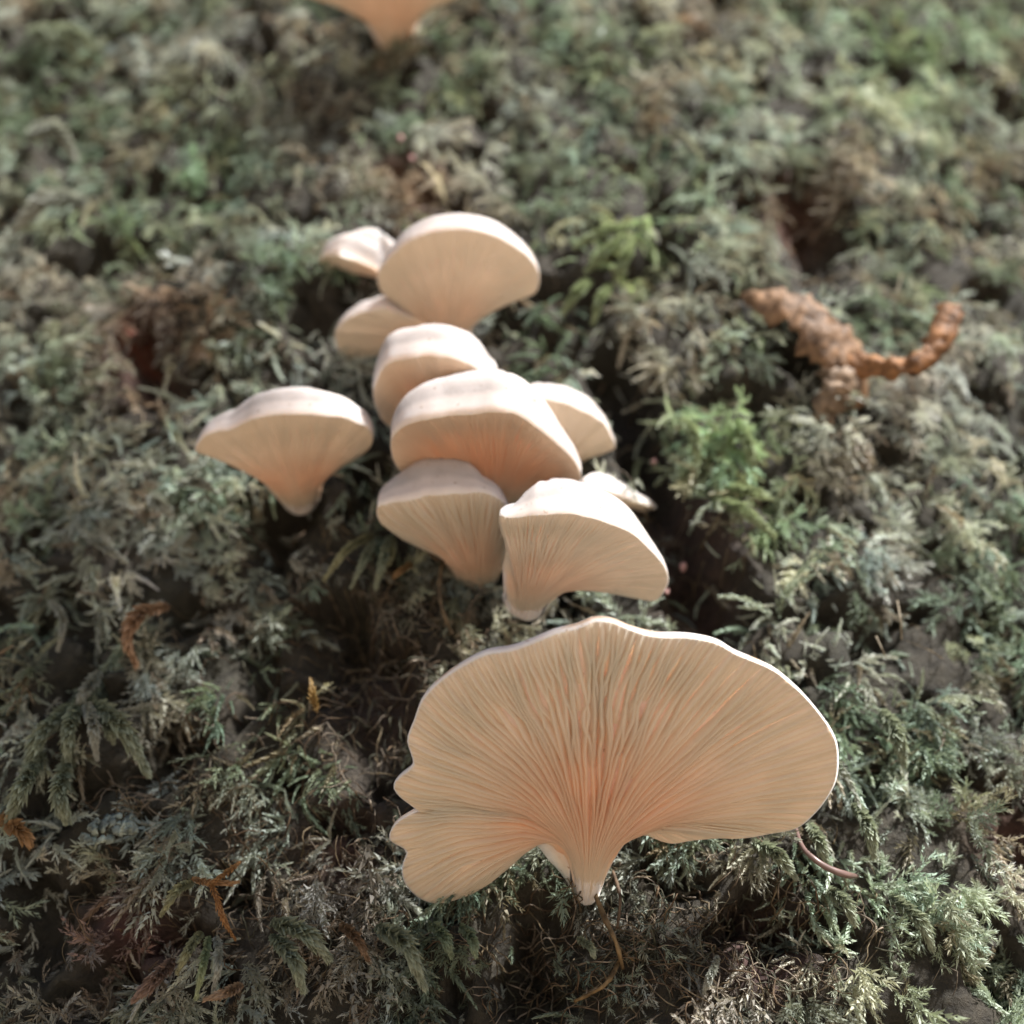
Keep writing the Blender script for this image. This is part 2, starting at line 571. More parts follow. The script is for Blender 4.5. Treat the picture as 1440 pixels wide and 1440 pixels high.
    for w in (0.4, 0.75, 0.95):
        rows.append(c1 + (rows[9] - c1) * math.sqrt(1 - w * w) + ax * rb * 0.6 * w); Cc.append(tone(np.full(N, 1.0), aa) * 0.9)
    V = np.concatenate(rows + [rows[0].mean(0)[None], rows[-1].mean(0)[None]])
    Cc = np.concatenate(Cc + [CREAM[None], CREAM[None]])
    nr = len(rows); F = loft(nr, N)
    for i in range(N):
        j = (i + 1) % N
        F.append((j, i, nr * N)); F.append(((nr - 1) * N + i, (nr - 1) * N + j, nr * N + 1))
    mesh_obj('stem', V - off, outward(V, F), M_STEM, root, colors=Cc)
    # ---- gills: wedge-shaped blades along the gill side
    ng, tiers = gills
    lst = [((i + 0.14 * random.random()) / ng, random.uniform(0.90, 0.97), 1.0) for i in range(ng)]
    if tiers > 1:
        lst += [((i + 0.55 + 0.08 * random.uniform(-1, 1)) / ng, random.uniform(0.34, 0.55), 0.8) for i in range(ng)]
    if tiers > 2:
        lst += [((i + 0.55 + 0.10 * random.uniform(-1, 1)) / (2 * ng), random.uniform(0.14, 0.26), 0.55) for i in range(2 * ng)]
    seg = 17
    allV, allF, allC = [], [], []

    def blade(p, nn, tang, hw, dep, lean, cc):
        pin = p + nn * 0.00004
        top = p + nn * dep + tang * dep * lean
        vv = np.stack([pin - tang * hw, lerp(pin, top, 0.96) - tang * hw * 0.28, lerp(pin, top, 0.96) + tang * hw * 0.28, pin + tang * hw], 1).reshape(-1, 3)
        m_ = len(p)
        ff = [(k * 4 + q, k * 4 + q + 1, k * 4 + q + 5, k * 4 + q + 4) for k in range(m_ - 1) for q in range(3)]
        return vv, ff, np.clip(np.repeat(cc, 4, axis=0) * np.tile(np.array([1.10, 1.16, 1.16, 1.10]), m_)[:, None], 0, 0.95)
    for gi, (a0, tend, ds) in enumerate(lst):
        ii = int(a0 * N) % N
        if wb[ii, 0] > 0.5 or dist[ii] < size * 0.2:
            continue
        t = np.linspace(0.004, tend, seg)
        ph = random.uniform(0, 50)
        loc = math.exp(-(((a0 + 0.5) % 1.0 - 0.5) / 0.07) ** 2)
        w = (fbm(t * 7 + ph, t * 0 + a0 * 3, 40, 3) - 0.5) * 0.010 * (1 + 3.0 * coarse * loc) * np.minimum(1, t * 5)
        w = w + (fbm(t * 3.2 + 7, t * 0 + a0 * 22, 44, 2) - 0.5) * 0.016 * (0.4 + coarse) * np.minimum(1, t * 5)
        a = a0 + w * (1 - t) ** 0.5
        p = under(a, t); nn = unorm(a, t) * sgn
        tang = under(a + 0.002, t) - under(a - 0.002, t)
        tang /= np.linalg.norm(tang, axis=-1, keepdims=True) + 1e-12
        dep = gill_d * ds * np.minimum(1, (t / 0.10)) ** 0.8 * np.clip((tend - t) / ((0.12 if ds == 1.0 else 0.22 * tend) + 0.03), 0, 1) ** 0.7
        dep = dep * (0.8 + 0.5 * fbm(t * 9 + ph, t * 0, 50, 2)) * min(1, dist[ii] / size) * (0.65 + 0.7 * float(vnoise(a0 * 16, 0.5, 60 + seed)))
        if dmap is not None:
            dep = dep * np.interp(a0, [q[0] for q in dmap], [q[1] for q in dmap])
        lean = ((fbm(t * 4 + ph, t * 0 + 3, 70, 2) - 0.5) * 0.9)[:, None]
        mult = np.interp(t, [0, .16, .26, .40, .52, 1], [4, 4, 2, 2, 1, 1]) if tiers > 2 else np.interp(t, [0, .40, .52, 1], [2, 2, 1, 1])
        sp = np.linalg.norm(under(a0 + 0.25 / ng, t) - under(a0 - 0.25 / ng, t), axis=-1) * 2 / mult
        hw = np.minimum(sp * 0.78, 0.0018)[:, None]
        dep = np.minimum(dep, sp * 1.6)[:, None]
        vv, ff, cc = blade(p, nn, tang, hw, dep, lean, tone(t, np.full(seg, a0)))
        if separate:
            mesh_obj('gill', vv - off, ff, M_GILL, root, colors=cc)
        else:
            b0 = sum(len(x) for x in allV)
            allV.append(vv); allC.append(cc); allF += [tuple(b0 + x for x in q) for q in ff]
    if not separate and allV:
        g = mesh_obj('gills', np.concatenate(allV) - off, allF, M_GILL, root, colors=np.concatenate(allC))
        g['kind'] = 'stuff'
    # ---- cross veins knitting neighbouring gills together
    allV, allF, allC = [], [], []
    for k in range(veins):
        a0 = random.gauss(0.005, 0.020); t0 = random.uniform(0.10, 0.36)
        da = random.choice([-1, 1]) * random.uniform(0.010, 0.024)
        s_ = np.linspace(0, 1, 8)
        a = a0 + da * s_; t = t0 + random.uniform(-0.05, 0.05) * s_ + 0.008 * np.sin(s_ * 7 + k)
        p = under(a, t); nn = unorm(a, t) * sgn
        tg = np.gradient(p, axis=0); tg /= np.linalg.norm(tg, axis=1, keepdims=True)
        sd = np.cross(tg, nn)
        dep = (gill_d * random.uniform(0.6, 0.95) * np.sin(s_ * math.pi) ** 0.4)[:, None] + 0.0001
        vv, ff, cc = blade(p, nn, sd, np.full((8, 1), 0.00055), dep, 0.0, tone(t, a) * 1.10)
        b0 = sum(len(x) for x in allV)
        allV.append(vv); allC.append(cc); allF += [tuple(b0 + x for x in q) for q in ff]
    if allV:
        g = mesh_obj('gill_veins', np.concatenate(allV) - off, allF, M_GILL, root, colors=np.clip(np.concatenate(allC), 0, 0.95))
        g['kind'] = 'stuff'
    rr = (Mg - Mg.mean(0))
    pr = [np.hypot(m[0], m[1] - RT) - RT for m in Mg]
    print('MUSH', label[1][:28], 'w %.0f d %.0f mm' % (np.ptp(rr @ r) * 1e3, np.ptp(rr @ out) * 1e3), 'prot %.0f..%.0f' % (min(pr) * 1e3, max(pr) * 1e3),
          'base %.0f' % (bp * 1e3), 'stem %.0f' % (Ls * 1e3), 'sin e %.2f' % (ray(*conv) @ n), 'size %.0f' % (size * 1e3))
    return root


def Z1(pts): return [(520 + x / 2.057, 840 + y / 2.057) for x, y in pts]
def Z2(pts): return [(420 + x / 2.441, 270 + y / 2.441) for x, y in pts]
def Z3(pts): return [(250 + x / 4.645, 520 + y / 4.645) for x, y in pts]


BIG = Z1([(645, 74), (700, 74), (760, 95), (830, 112), (900, 113), (960, 116), (1010, 128), (1060, 158), (1130, 190), (1190, 225), (1250, 275),
          (1300, 330), (1340, 390), (1355, 450), (1350, 520), (1325, 580), (1285, 630), (1235, 675), (1160, 690), (1080, 695),
          (1000, 695), (940, 702), (880, 712), (830, 700), (780, 665), (738, 622), (712, 635), (698, 680), (703, 742), (674, 765), (666, 805), (660, 850),
          (640, 868), (612, 866), (592, 835), (568, 800), (525, 770), (488, 724),
          (465, 728), (400, 790), (330, 840), (260, 868), (190, 877), (140, 862), (100, 822), (93, 780), (105, 735), (62, 707),
          (55, 690), (78, 652), (130, 625), (152, 632), (122, 606), (85, 575), (68, 545), (85, 515), (125, 480), (120, 450),
          (108, 410), (125, 365), (148, 305), (190, 255), (260, 202), (330, 165), (400, 150), (465, 128), (530, 104), (600, 90)])
mushroom(('oyster_mushroom', 'largest fan shaped cream mushroom with lobed edge and deep open gills'), BIG, Z1([(650, 590)])[0], Z1([(628, 858)])[0],
         tau=R_(34), H=0.0085, rt=0.0042, rb=0.0022, gills=(74, 3), gill_d=0.0017, arch=0.25, separate=True, coarse=0.9,
         orange=0.72, wave=0.0004, seed=1, drop=0.06, folds=0.0024, veins=0,
         dmap=[(0, 1.5), (.06, 1.3), (.12, .6), (.45, .5), (.55, .5), (.72, .8), (.85, 1.1), (.93, 1.5), (1, 1.5)])

mushroom(('oyster_mushroom', 'flat topped cream mushroom standing alone with tapering stem beside the stacked cluster'),
         Z3([(720, 290), (850, 288), (960, 295), (1080, 315), (1180, 345), (1240, 375), (1275, 430), (1265, 490), (1220, 550), (1160, 592),
             (1110, 590), (1078, 562), (1030, 592), (980, 650), (938, 712), (932, 780), (905, 838), (820, 838), (740, 838), (690, 815), (640, 780), (600, 740), (560, 692), (480, 655), (400, 600),
             (340, 560), (270, 530), (200, 530), (140, 540), (112, 508),
             (170, 430), (250, 405), (340, 390), (420, 350), (500, 310), (600, 295)]),
         Z3([(765, 630)])[0], Z3([(800, 825)])[0], tau=R_(6), H=0.0160, rt=0.0062, rb=0.0050, gills=(64, 3), gill_d=0.0004, seed=2, orange=0.6)

mushroom(('oyster_mushroom', 'broad domed cream mushroom topping the stacked cluster, with curved right lip'),
         Z2([(530, 128), (610, 130), (680, 155), (740, 185), (790, 222), (820, 265), (826, 310), (812, 348), (780, 355), (740, 345), (700, 350),
             (660, 362), (620, 385), (600, 415), (590, 450), (585, 505), (530, 525), (460, 520), (430, 490), (390, 445), (345, 405), (310, 370), (280, 330), (270, 290), (290, 250), (330, 205), (380, 165), (450, 140)]),
         Z2([(500, 410)])[0], Z2([(515, 512)])[0], tau=R_(6), H=0.0145, rt=0.0062, rb=0.0068, gills=(64, 3), gill_d=0.0004, seed=3, orange=0.35)

mushroom(('oyster_mushroom', 'small mushroom half hidden behind the domed top cap, its pale upper skin facing out'),
         Z2([(78, 222), (130, 215), (200, 245), (270, 275), (330, 280), (400, 310), (400, 340), (330, 310), (265, 294), (200, 283), (110, 268), (82, 272), (72, 248)]),
         Z2([(310, 290)])[0], Z2([(395, 325)])[0], tau=R_(-14), H=0.013, roll=R_(-14), rt=0.003, rb=0.003, gills=(24, 2), gill_d=0.0003, seed=4, wave=0.0001, backh=0.6)

mushroom(('oyster_mushroom', 'small rounded mushroom lobe tucked under the domed top cap'),
         Z2([(232, 410), (290, 402), (350, 420), (420, 440), (500, 480), (510, 520), (460, 545), (400, 560), (330, 562), (280, 562), (245, 572), (200, 578), (152, 560),
             (128, 525), (126, 480), (150, 450), (190, 425)]),
         Z2([(400, 490)])[0], Z2([(498, 505)])[0], tau=R_(8), H=0.010, rt=0.005, rb=0.004, gills=(50, 2), gill_d=0.0003, seed=5, orange=0.3, lift=0.018)

mushroom(('oyster_mushroom', 'small domed mushroom between the top cap and the deep orange cap below'),
         Z2([(400, 565), (470, 562), (540, 572), (600, 600), (650, 640), (676, 662), (660, 740), (620, 800), (560, 860), (500, 860), (400, 835), (325, 808), (290, 788),
             (266, 740), (256, 690), (270, 640), (300, 592), (350, 574)]),
         Z2([(500, 780)])[0], Z2([(530, 850)])[0], tau=R_(4), H=0.020, rt=0.006, rb=0.005, gills=(64, 3), gill_d=0.0005, seed=6, orange=0.9, oc=0.36, lift=0.006)

mushroom(('oyster_mushroom', 'large domed mushroom in mid cluster showing a deep orange gill hollow'),
         Z2([(520, 770), (600, 760), (680, 752), (740, 762), (800, 797), (860, 840), (920, 895), (962, 950), (965, 985), (900, 1010), (800, 1040), (720, 1080),
             (640, 1085), (560, 1060), (480, 1030), (390, 1000), (335, 935), (316, 880), (322, 840), (350, 810), (390, 790), (450, 776)]),
         Z2([(650, 980)])[0], Z2([(660, 1075)])[0], tau=R_(5), H=0.0235, rt=0.007, rb=0.006, gills=(70, 3), gill_d=0.0008, arch=0.3, seed=7, orange=1.0, oc=0.34, lift=0.006)

mushroom(('oyster_mushroom', 'pale mushroom with squared cap peeping out behind the deep orange cap'),
         Z2([(830, 714), (900, 720), (950, 742), (1005, 765), (1050, 800), (1080, 850), (1083, 880), (1040, 893), (960, 894), (900, 920), (840, 900), (780, 830), (760, 725)]),
         Z2([(880, 860)])[0], Z2([(870, 905)])[0], tau=R_(6), H=0.011, rt=0.006, rb=0.005, gills=(50, 2), gill_d=0.0003, seed=8, orange=0.15)

mushroom(('oyster_mushroom', 'tiny thin mushroom sliver peeping past the curled lower cap'),
         Z2([(1100, 1040), (1160, 1062), (1224, 1080), (1190, 1095), (1140, 1088), (1080, 1080), (1000, 1080), (950, 1070), (960, 1040), (1010, 1020)]),
         Z2([(1010, 1055)])[0], Z2([(965, 1060)])[0], tau=R_(-12), H=0.0065, roll=R_(16), rt=0.003, rb=0.003, gills=(20, 2), gill_d=0.0003, seed=9, wave=0.0001, lift=0.015)

mushroom(('oyster_mushroom', 'fluted mushroom with long folded gills running down to its base'),
         Z2([(520, 1035), (590, 1030), (650, 1036), (695, 1058), (722, 1095), (728, 1140), (715, 1200), (698, 1265), (684, 1297), (650, 1322), (590, 1325), (540, 1302), (508, 1270), (470, 1230), (430, 1199), (380, 1171),
             (330, 1155), (282, 1132), (268, 1102), (275, 1078), (320, 1065), (400, 1050), (460, 1040)]),
         Z2([(600, 1215)])[0], Z2([(615, 1315)])[0], tau=R_(8), H=0.0215, rt=0.0058, rb=0.0052, gills=(34, 2), gill_d=0.0016, seed=10, orange=0.5, coarse=0.6, folds=0.002,
         hmap=[(0, 1), (.05, .8), (.1, .40), (.3, .3), (.8, .7), (.9, 1), (1, 1)], lift=0.008)

mushroom(('oyster_mushroom', 'curled mushroom with broad drooping ear shaped lip at the foot of the cluster'),
         Z2([(820, 1105), (900, 1103), (980, 1110), (1050, 1130), (1120, 1160), (1180, 1200), (1230, 1250), (1260, 1292), (1270, 1335), (1252, 1378), (1222, 1402),
             (1170, 1395), (1110, 1372), (1060, 1345), (1020, 1315), (990, 1301), (958, 1301), (920, 1320), (880, 1358), (825, 1394), (788, 1402), (742, 1380), (712, 1340), (700, 1295), (710, 1240), (712, 1180), (700, 1140), (688, 1112), (720, 1118), (760, 1115)]),
         Z2([(800, 1280)])[0], Z2([(782, 1390)])[0], tau=R_(12), H=0.0195, rt=0.0058, rb=0.0055, gills=(56, 3), gill_d=0.0010, seed=11, orange=0.4, coarse=0.4, folds=0.0015,
         hmap=[(0, 1), (.8, .4), (.88, .3), (.93, .32), (.965, .75), (1, 1)], lift=0.015, dmap=[(0, 1.3), (.1, .8), (.3, .4), (.8, .6), (1, 1.3)])

mushroom(('oyster_mushroom', 'blurred mushroom higher up the trunk, cut off by the picture edge, narrow stem'),
         [(548, -110), (600, -100), (640, -60), (655, -25), (640, -2), (608, 14), (585, 40), (573, 72), (555, 86), (540, 70), (525, 40), (500, 18), (450, 0), (415, -15), (420, -50), (460, -95)],
         (548, 12), (555, 80), tau=R_(4), H=0.010, rt=0.006, rb=0.004, gills=(44, 2), gill_d=0.0004, seed=12, orange=0.45)

# ------------------------------------------------------------------ moss
def leaf_shoot(n_leaf, L, w, seed, leaf_l, spread=0.8, bend=0.5, flat=0.5, branches=0):
    """one moss shoot along +X (arched towards -Z), leaves as small spikes; returns verts, triangles, shade per vertex"""
    g = np.random.default_rng(seed)
    axes = [(np.zeros(3), 0.0, L, n_leaf)]
    for b in range(branches):
        s = (b + 1) / (branches + 1)
        axes.append((s, (1 if b % 2 else -1) * g.uniform(0.6, 1.0), L * (0.55 - 0.25 * s), max(8, int(n_leaf * 0.45))))
    V, F, S = [], [], []

    def axis_pt(s):
        return np.array([L * s, 0, -bend * L * s * s])
    for ai, (o, ang, ln, nl) in enumerate(axes):
        for k in range(nl):
            s = ((k + g.random() * 0.8) / nl)
            if ai == 0:
                p = axis_pt(s); tx = np.array([1, 0, -2 * bend * s])
            else:
                p0 = axis_pt(o)
                dirv = np.array([math.cos(ang), math.sin(ang), -bend * (o + 0.4)])
                p = p0 + dirv * ln * s + np.array([0, 0, -bend * ln * s * s * 0.5])
                tx = dirv + np.array([0, 0, -bend * s])
            tx = tx / np.linalg.norm(tx)
            phi = k * 2.39996 + g.normal(0, 0.3)
            ry = np.array([-tx[1], tx[0], 0]); ry /= np.linalg.norm(ry) + 1e-9
            rz = np.cross(tx, ry)
            rad = math.cos(phi) * ry + math.sin(phi) * rz * (1 - flat)
            rad = rad / (np.linalg.norm(rad) + 1e-9)
            sp = spread * g.uniform(0.7, 1.3) * (1.0 - 0.45 * s)
            d = tx * math.cos(sp) + rad * math.sin(sp)
            ll = leaf_l * g.uniform(0.75, 1.2) * (1.0 - 0.45 * s ** 3)
            side = np.cross(d, rad); side /= np.linalg.norm(side) + 1e-9
            up = np.cross(side, d)
            ww = ll * w * g.uniform(0.8, 1.2)
            b = len(V)
            tip = p + d * ll + up * ll * g.uniform(-0.15, 0.05) - rad * ll * 0.12
            V += [p + d * ll * 0.15 + side * ww, tip, p + d * ll * 0.15 - side * ww]
            F.append((b, b + 1, b + 2))
            S += [0.80 + 0.15 * s, 1.22, 0.80 + 0.15 * s]
    return np.array(V), np.array(F), np.array(S)


TPL = {}
for k in range(5):
    TPL['plume%d' % k] = leaf_shoot(62, 1.0, 0.20, 100 + k, 0.25, 0.85, 0.35 + 0.1 * k, 0.2, 0)
for k in range(5):
    TPL['branch%d' % k] = leaf_shoot(32, 1.0, 0.20, 200 + k, 0.20, 0.85, 0.3 + 0.1 * k, 0.3, 3)
for k in range(4):
    TPL['fuzz%d' % k] = leaf_shoot(36, 1.0, 0.12, 300 + k, 0.30, 1.0, 0.4, 0.1, 2)
KIND_KEYS = {q: [x for x in TPL if x.startswith(q)] for q in ('plume', 'branch', 'fuzz')}

# moss colours by place, darkened where mushroom shadows fall: photo position, radii, colour, strength
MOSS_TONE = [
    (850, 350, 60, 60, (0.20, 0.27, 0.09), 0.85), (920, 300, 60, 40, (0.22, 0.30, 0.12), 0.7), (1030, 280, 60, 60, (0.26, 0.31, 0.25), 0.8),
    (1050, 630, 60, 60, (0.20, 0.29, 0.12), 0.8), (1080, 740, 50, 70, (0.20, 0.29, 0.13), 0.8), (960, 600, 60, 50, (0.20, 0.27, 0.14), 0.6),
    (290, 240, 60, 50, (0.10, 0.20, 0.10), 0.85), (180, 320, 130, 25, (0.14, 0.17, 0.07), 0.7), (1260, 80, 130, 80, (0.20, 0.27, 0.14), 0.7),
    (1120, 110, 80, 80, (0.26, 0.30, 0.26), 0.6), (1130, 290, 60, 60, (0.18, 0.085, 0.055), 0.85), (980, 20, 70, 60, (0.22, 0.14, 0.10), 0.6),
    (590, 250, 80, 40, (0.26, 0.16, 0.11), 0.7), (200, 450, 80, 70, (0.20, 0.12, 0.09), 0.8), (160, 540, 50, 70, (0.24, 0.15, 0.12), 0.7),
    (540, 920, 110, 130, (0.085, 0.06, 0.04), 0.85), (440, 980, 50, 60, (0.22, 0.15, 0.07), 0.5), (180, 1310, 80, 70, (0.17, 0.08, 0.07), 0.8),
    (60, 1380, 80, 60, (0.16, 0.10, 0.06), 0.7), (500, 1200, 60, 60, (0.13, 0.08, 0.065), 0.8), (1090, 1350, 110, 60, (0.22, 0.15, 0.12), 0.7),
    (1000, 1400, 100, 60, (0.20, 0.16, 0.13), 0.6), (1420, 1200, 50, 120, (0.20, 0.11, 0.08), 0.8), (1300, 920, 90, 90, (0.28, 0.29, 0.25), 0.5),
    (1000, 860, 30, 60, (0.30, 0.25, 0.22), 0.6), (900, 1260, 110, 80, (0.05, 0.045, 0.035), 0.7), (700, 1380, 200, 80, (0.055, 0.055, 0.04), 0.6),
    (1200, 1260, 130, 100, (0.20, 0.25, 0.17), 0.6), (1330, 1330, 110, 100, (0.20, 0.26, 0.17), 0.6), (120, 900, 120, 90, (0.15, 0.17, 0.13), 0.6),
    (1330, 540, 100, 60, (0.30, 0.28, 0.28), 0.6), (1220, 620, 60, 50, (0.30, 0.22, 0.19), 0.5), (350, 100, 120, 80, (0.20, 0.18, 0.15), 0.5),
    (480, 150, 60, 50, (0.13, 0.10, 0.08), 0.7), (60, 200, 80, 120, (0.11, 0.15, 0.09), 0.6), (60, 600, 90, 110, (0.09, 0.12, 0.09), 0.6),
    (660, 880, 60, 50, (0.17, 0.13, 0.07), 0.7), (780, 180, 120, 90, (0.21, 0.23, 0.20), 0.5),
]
# how thick the moss grows: photo position, radii, factor
MOSS_DENS = [
    (530, 940, 110, 130, 0.35), (860, 1330, 170, 110, 0.30), (700, 1400, 160, 60, 0.45), (500, 1200, 50, 60, 0.3), (180, 1310, 60, 60, 0.35),
    (300, 1120, 130, 110, 0.6), (195, 490, 40, 60, 0.3), (430, 740, 80, 50, 0.4), (480, 150, 50, 60, 0.4), (1080, 1340, 50, 50, 0.5), (1430, 1190, 30, 80, 0.4),
]
PALE = np.array([0.31, 0.335, 0.275]); GREEN = np.array([0.165, 0.215, 0.14]); BROWN = np.array([0.25, 0.19, 0.145]); GREY = np.array([0.35, 0.355, 0.335])


def build_moss():
    target = 35000
    batch = {k: [] for k in TPL}
    nc = 8600
    cu = rng.uniform(-0.36, 0.36, nc); cz = rng.uniform(0.97, 1.52, nc)
    cr = rng.uniform(0.0012, 0.0030, nc); ch = rng.beta(1.3, 2.0, nc) * 0.0068; cb = rng.normal(0, 0.20, nc); chue = rng.normal(0, 1, nc)
    per = 11
    ci = np.repeat(np.arange(nc), per)
    du_ = rng.normal(0, 1, nc * per) * cr[ci]; dz_ = rng.normal(0, 1, nc * per) * cr[ci]
    u = cu[ci] + du_; z = cz[ci] + dz_
    px, py, d = project(base_pt(u, z, 0.004))
    keep = (px > -130) & (px < 1570) & (py > -130) & (py < 1560)
    u, z, px, py, d, ci, du_, dz_ = [q[keep] for q in (u, z, px, py, d, ci, du_, dz_)]
    dens = 0.45 + 0.9 * fbm(u * 70, z * 70, 90, 2)
    for x, y, rx, ry, f in MOSS_DENS:
        w = np.exp(-(((px - x) / rx) ** 2 + ((py - y) / ry) ** 2))
        dens = dens * (1 - w * (1 - f))
    dens = dens * (1 - 0.40 * pits(u, z))
    wob = 22 * (fbm(u * 150, z * 150, 23, 2) - 0.5)
    for pts, w, dep in CREV:
        dens = dens * (0.10 + 0.90 * sstep(w * 0.8, w * 1.3, seg_dist(px, py, pts) + wob))
    keep = rng.random(len(u)) < dens
    u, z, px, py, d, ci, du_, dz_ = [q[keep] for q in (u, z, px, py, d, ci, du_, dz_)]
    if len(u) > target:
        s = rng.permutation(len(u))[:target]
        u, z, px, py, d, ci, du_, dz_ = [q[s] for q in (u, z, px, py, d, ci, du_, dz_)]
    n = len(u)
    mound = fbm(u * 110, z * 100, 91, 3)
    P = surf(u, z, 0.0) + 0
    e = 0.002
    du = surf(u + e, z) - surf(u - e, z); dz = surf(u, z + e) - surf(u, z - e)
    nn = np.cross(du, dz); nn /= np.linalg.norm(nn, axis=1, keepdims=True)
    cyl = np.stack([np.sin(u / RT), -np.cos(u / RT), 0 * u], -1)
    nn = np.where((np.sum(nn * cyl, 1) < 0)[:, None], -nn, nn)
    rr_ = np.hypot(du_, dz_)
    P = P + cyl * (ch[ci] * np.exp(-(rr_ / 0.0035) ** 2))[:, None]
    # growth direction: outwards, then hanging, following a slowly turning field
    ex = np.stack([np.cos(u / RT), np.sin(u / RT), 0 * u], -1)
    fld = (fbm(u * 28, z * 28, 92, 2) - 0.5) * 5.0 + rng.normal(0, 0.75, n)
    tang = np.sin(fld)[:, None] * ex + -np.cos(fld)[:, None] * np.array([0, 0, 1.0])
    lift = np.clip(rng.normal(0.62, 0.28, n), 0.1, 1.5)[:, None]
    tang = tang * 0.55 + (du_[:, None] * ex + dz_[:, None] * np.array([0, 0, 1.0])) / 0.0026 * 0.65 + np.array([0, 0, -0.25])
    X = tang + nn * lift * 1.2; X /= np.linalg.norm(X, axis=1, keepdims=True)
    Y = np.cross(nn, X); Y /= np.linalg.norm(Y, axis=1, keepdims=True) + 1e-9
    Zx = np.cross(X, Y)
    length = np.clip(rng.lognormal(math.log(0.0047), 0.34, n), 0.0025, 0.011) * (0.75 + 0.5 * mound)
    # colour
    m1 = fbm(u * 45, z * 45, 93, 3)[:, None]; m2 = fbm(u * 60 + 9, z * 60, 94, 3)[:, None]
    w1 = sstep(0.38, 0.62, m1); w2 = sstep(0.52, 0.68, m2); w3 = sstep(0.52, 0.66, fbm(u * 80, z * 80, 95, 3))[:, None]
    C = GREEN * (1 - w1) + PALE * w1
    C = C * (1 - 0.75 * w2) + BROWN * 0.75 * w2
    C = C * (1 - 0.7 * w3) + GREY * 0.7 * w3
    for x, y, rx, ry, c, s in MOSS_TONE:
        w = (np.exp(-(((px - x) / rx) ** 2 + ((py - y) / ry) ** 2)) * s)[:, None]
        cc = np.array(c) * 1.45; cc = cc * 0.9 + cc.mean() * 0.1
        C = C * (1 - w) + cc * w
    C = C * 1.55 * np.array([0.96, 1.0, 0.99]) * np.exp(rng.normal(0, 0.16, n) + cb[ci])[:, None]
    C = C * (1 + chue[ci][:, None] * np.array([0.06, 0.0, -0.05]))
    C = C * 0.8 + C.mean(1, keepdims=True) * 0.2
    dead = rng.random(n) < 0.10
    C[dead] = C[dead] * 0.4 + np.array([0.20, 0.115, 0.06]) * 0.6
    pick = fbm(u * 35, z * 35, 96, 2) + rng.normal(0, 0.12, n)
    kinds = np.where(pick < 0.43, 0, np.where(pick < 0.58, 1, 2))
    allV, allF, allC = [], [], []
    basei = 0
    for ki, kname in enumerate(('plume', 'branch', 'fuzz')):
        keys = KIND_KEYS[kname]
        sub = rng.integers(0, len(keys), n)
        for t, key in enumerate(keys):
            idx = np.where((kinds == ki) & (sub == t))[0]
            if not len(idx): continue
            V, F, S = TPL[key]
            L = length[idx][:, None, None] * (1.15 if kname == 'branch' else 1.0)
            W = ((V[None, :, 0:1] * X[idx][:, None] + V[None, :, 1:2] * Y[idx][:, None] + V[None, :, 2:3] * Zx[idx][:, None]) * L
                 + P[idx][:, None])
            nv = len(V)
            ff = F[None] + (basei + np.arange(len(idx)) * nv)[:, None, None]
            allV.append(W.reshape(-1, 3)); allF.append(ff.reshape(-1, 3))
            cc = C[idx][:, None] * S[None, :, None]
            allC.append(cc.reshape(-1, 3))
            basei += nv * len(idx)
    V = np.concatenate(allV); F = np.concatenate(allF); Cc = np.clip(np.concatenate(allC), 0, 0.8)
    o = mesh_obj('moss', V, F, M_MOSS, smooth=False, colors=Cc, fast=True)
    tag(o, 'thick carpet of grey green feathery moss covering the trunk', 'moss', kind='stuff')
    print('moss shoots', n, 'quads', len(F))


build_moss()


def tube(pts, radii, sides=6):
    pts = np.asarray(pts, float); n = len(pts)
    t = np.gradient(pts, axis=0); t /= np.linalg.norm(t, axis=1, keepdims=True) + 1e-12
    ref = np.array([0.3, -0.8, 0.5])
    V = []
    for i in range(n):
        a = np.cross(t[i], ref); a /= np.linalg.norm(a) + 1e-9
        b = np.cross(t[i], a)
        for k in range(sides):
            w = 2 * math.pi * k / sides
            V.append(pts[i] + radii[i] * (math.cos(w) * a + math.sin(w) * b))
    F = []
    for i in range(n - 1):
        for k in range(sides):
            k2 = (k + 1) % sides
            F.append((i * sides + k, i * sides + k2, (i + 1) * sides + k2, (i + 1) * sides + k))
    F.append(tuple(range(sides))[::-1]); F.append(tuple((n - 1) * sides + k for k in range(sides)))
    return np.array(V), F


def path3(pxs, n=16):
    """pxs: (px, py, prot) knots -> smooth 3-D path"""
    K = np.array([at(a, b, c) for a, b, c in pxs])
    if len(K) == 2: K = np.array([K[0], (K[0] + K[1]) / 2, K[1]])
    m = len(K); out = []
    for s in np.linspace(0, m - 1 - 1e-6, n):
        i = int(s); t = s - i
        a, b, c, d = K[max(i - 1, 0)], K[i], K[i + 1], K[min(i + 2, m - 1)]
        out.append(0.5 * (2 * b + (c - a) * t + (2 * a - 5 * b + 4 * c - d) * t * t + (3 * b - a - 3 * c + d) * t ** 3))
    return np.array(out)


exec_threads = None


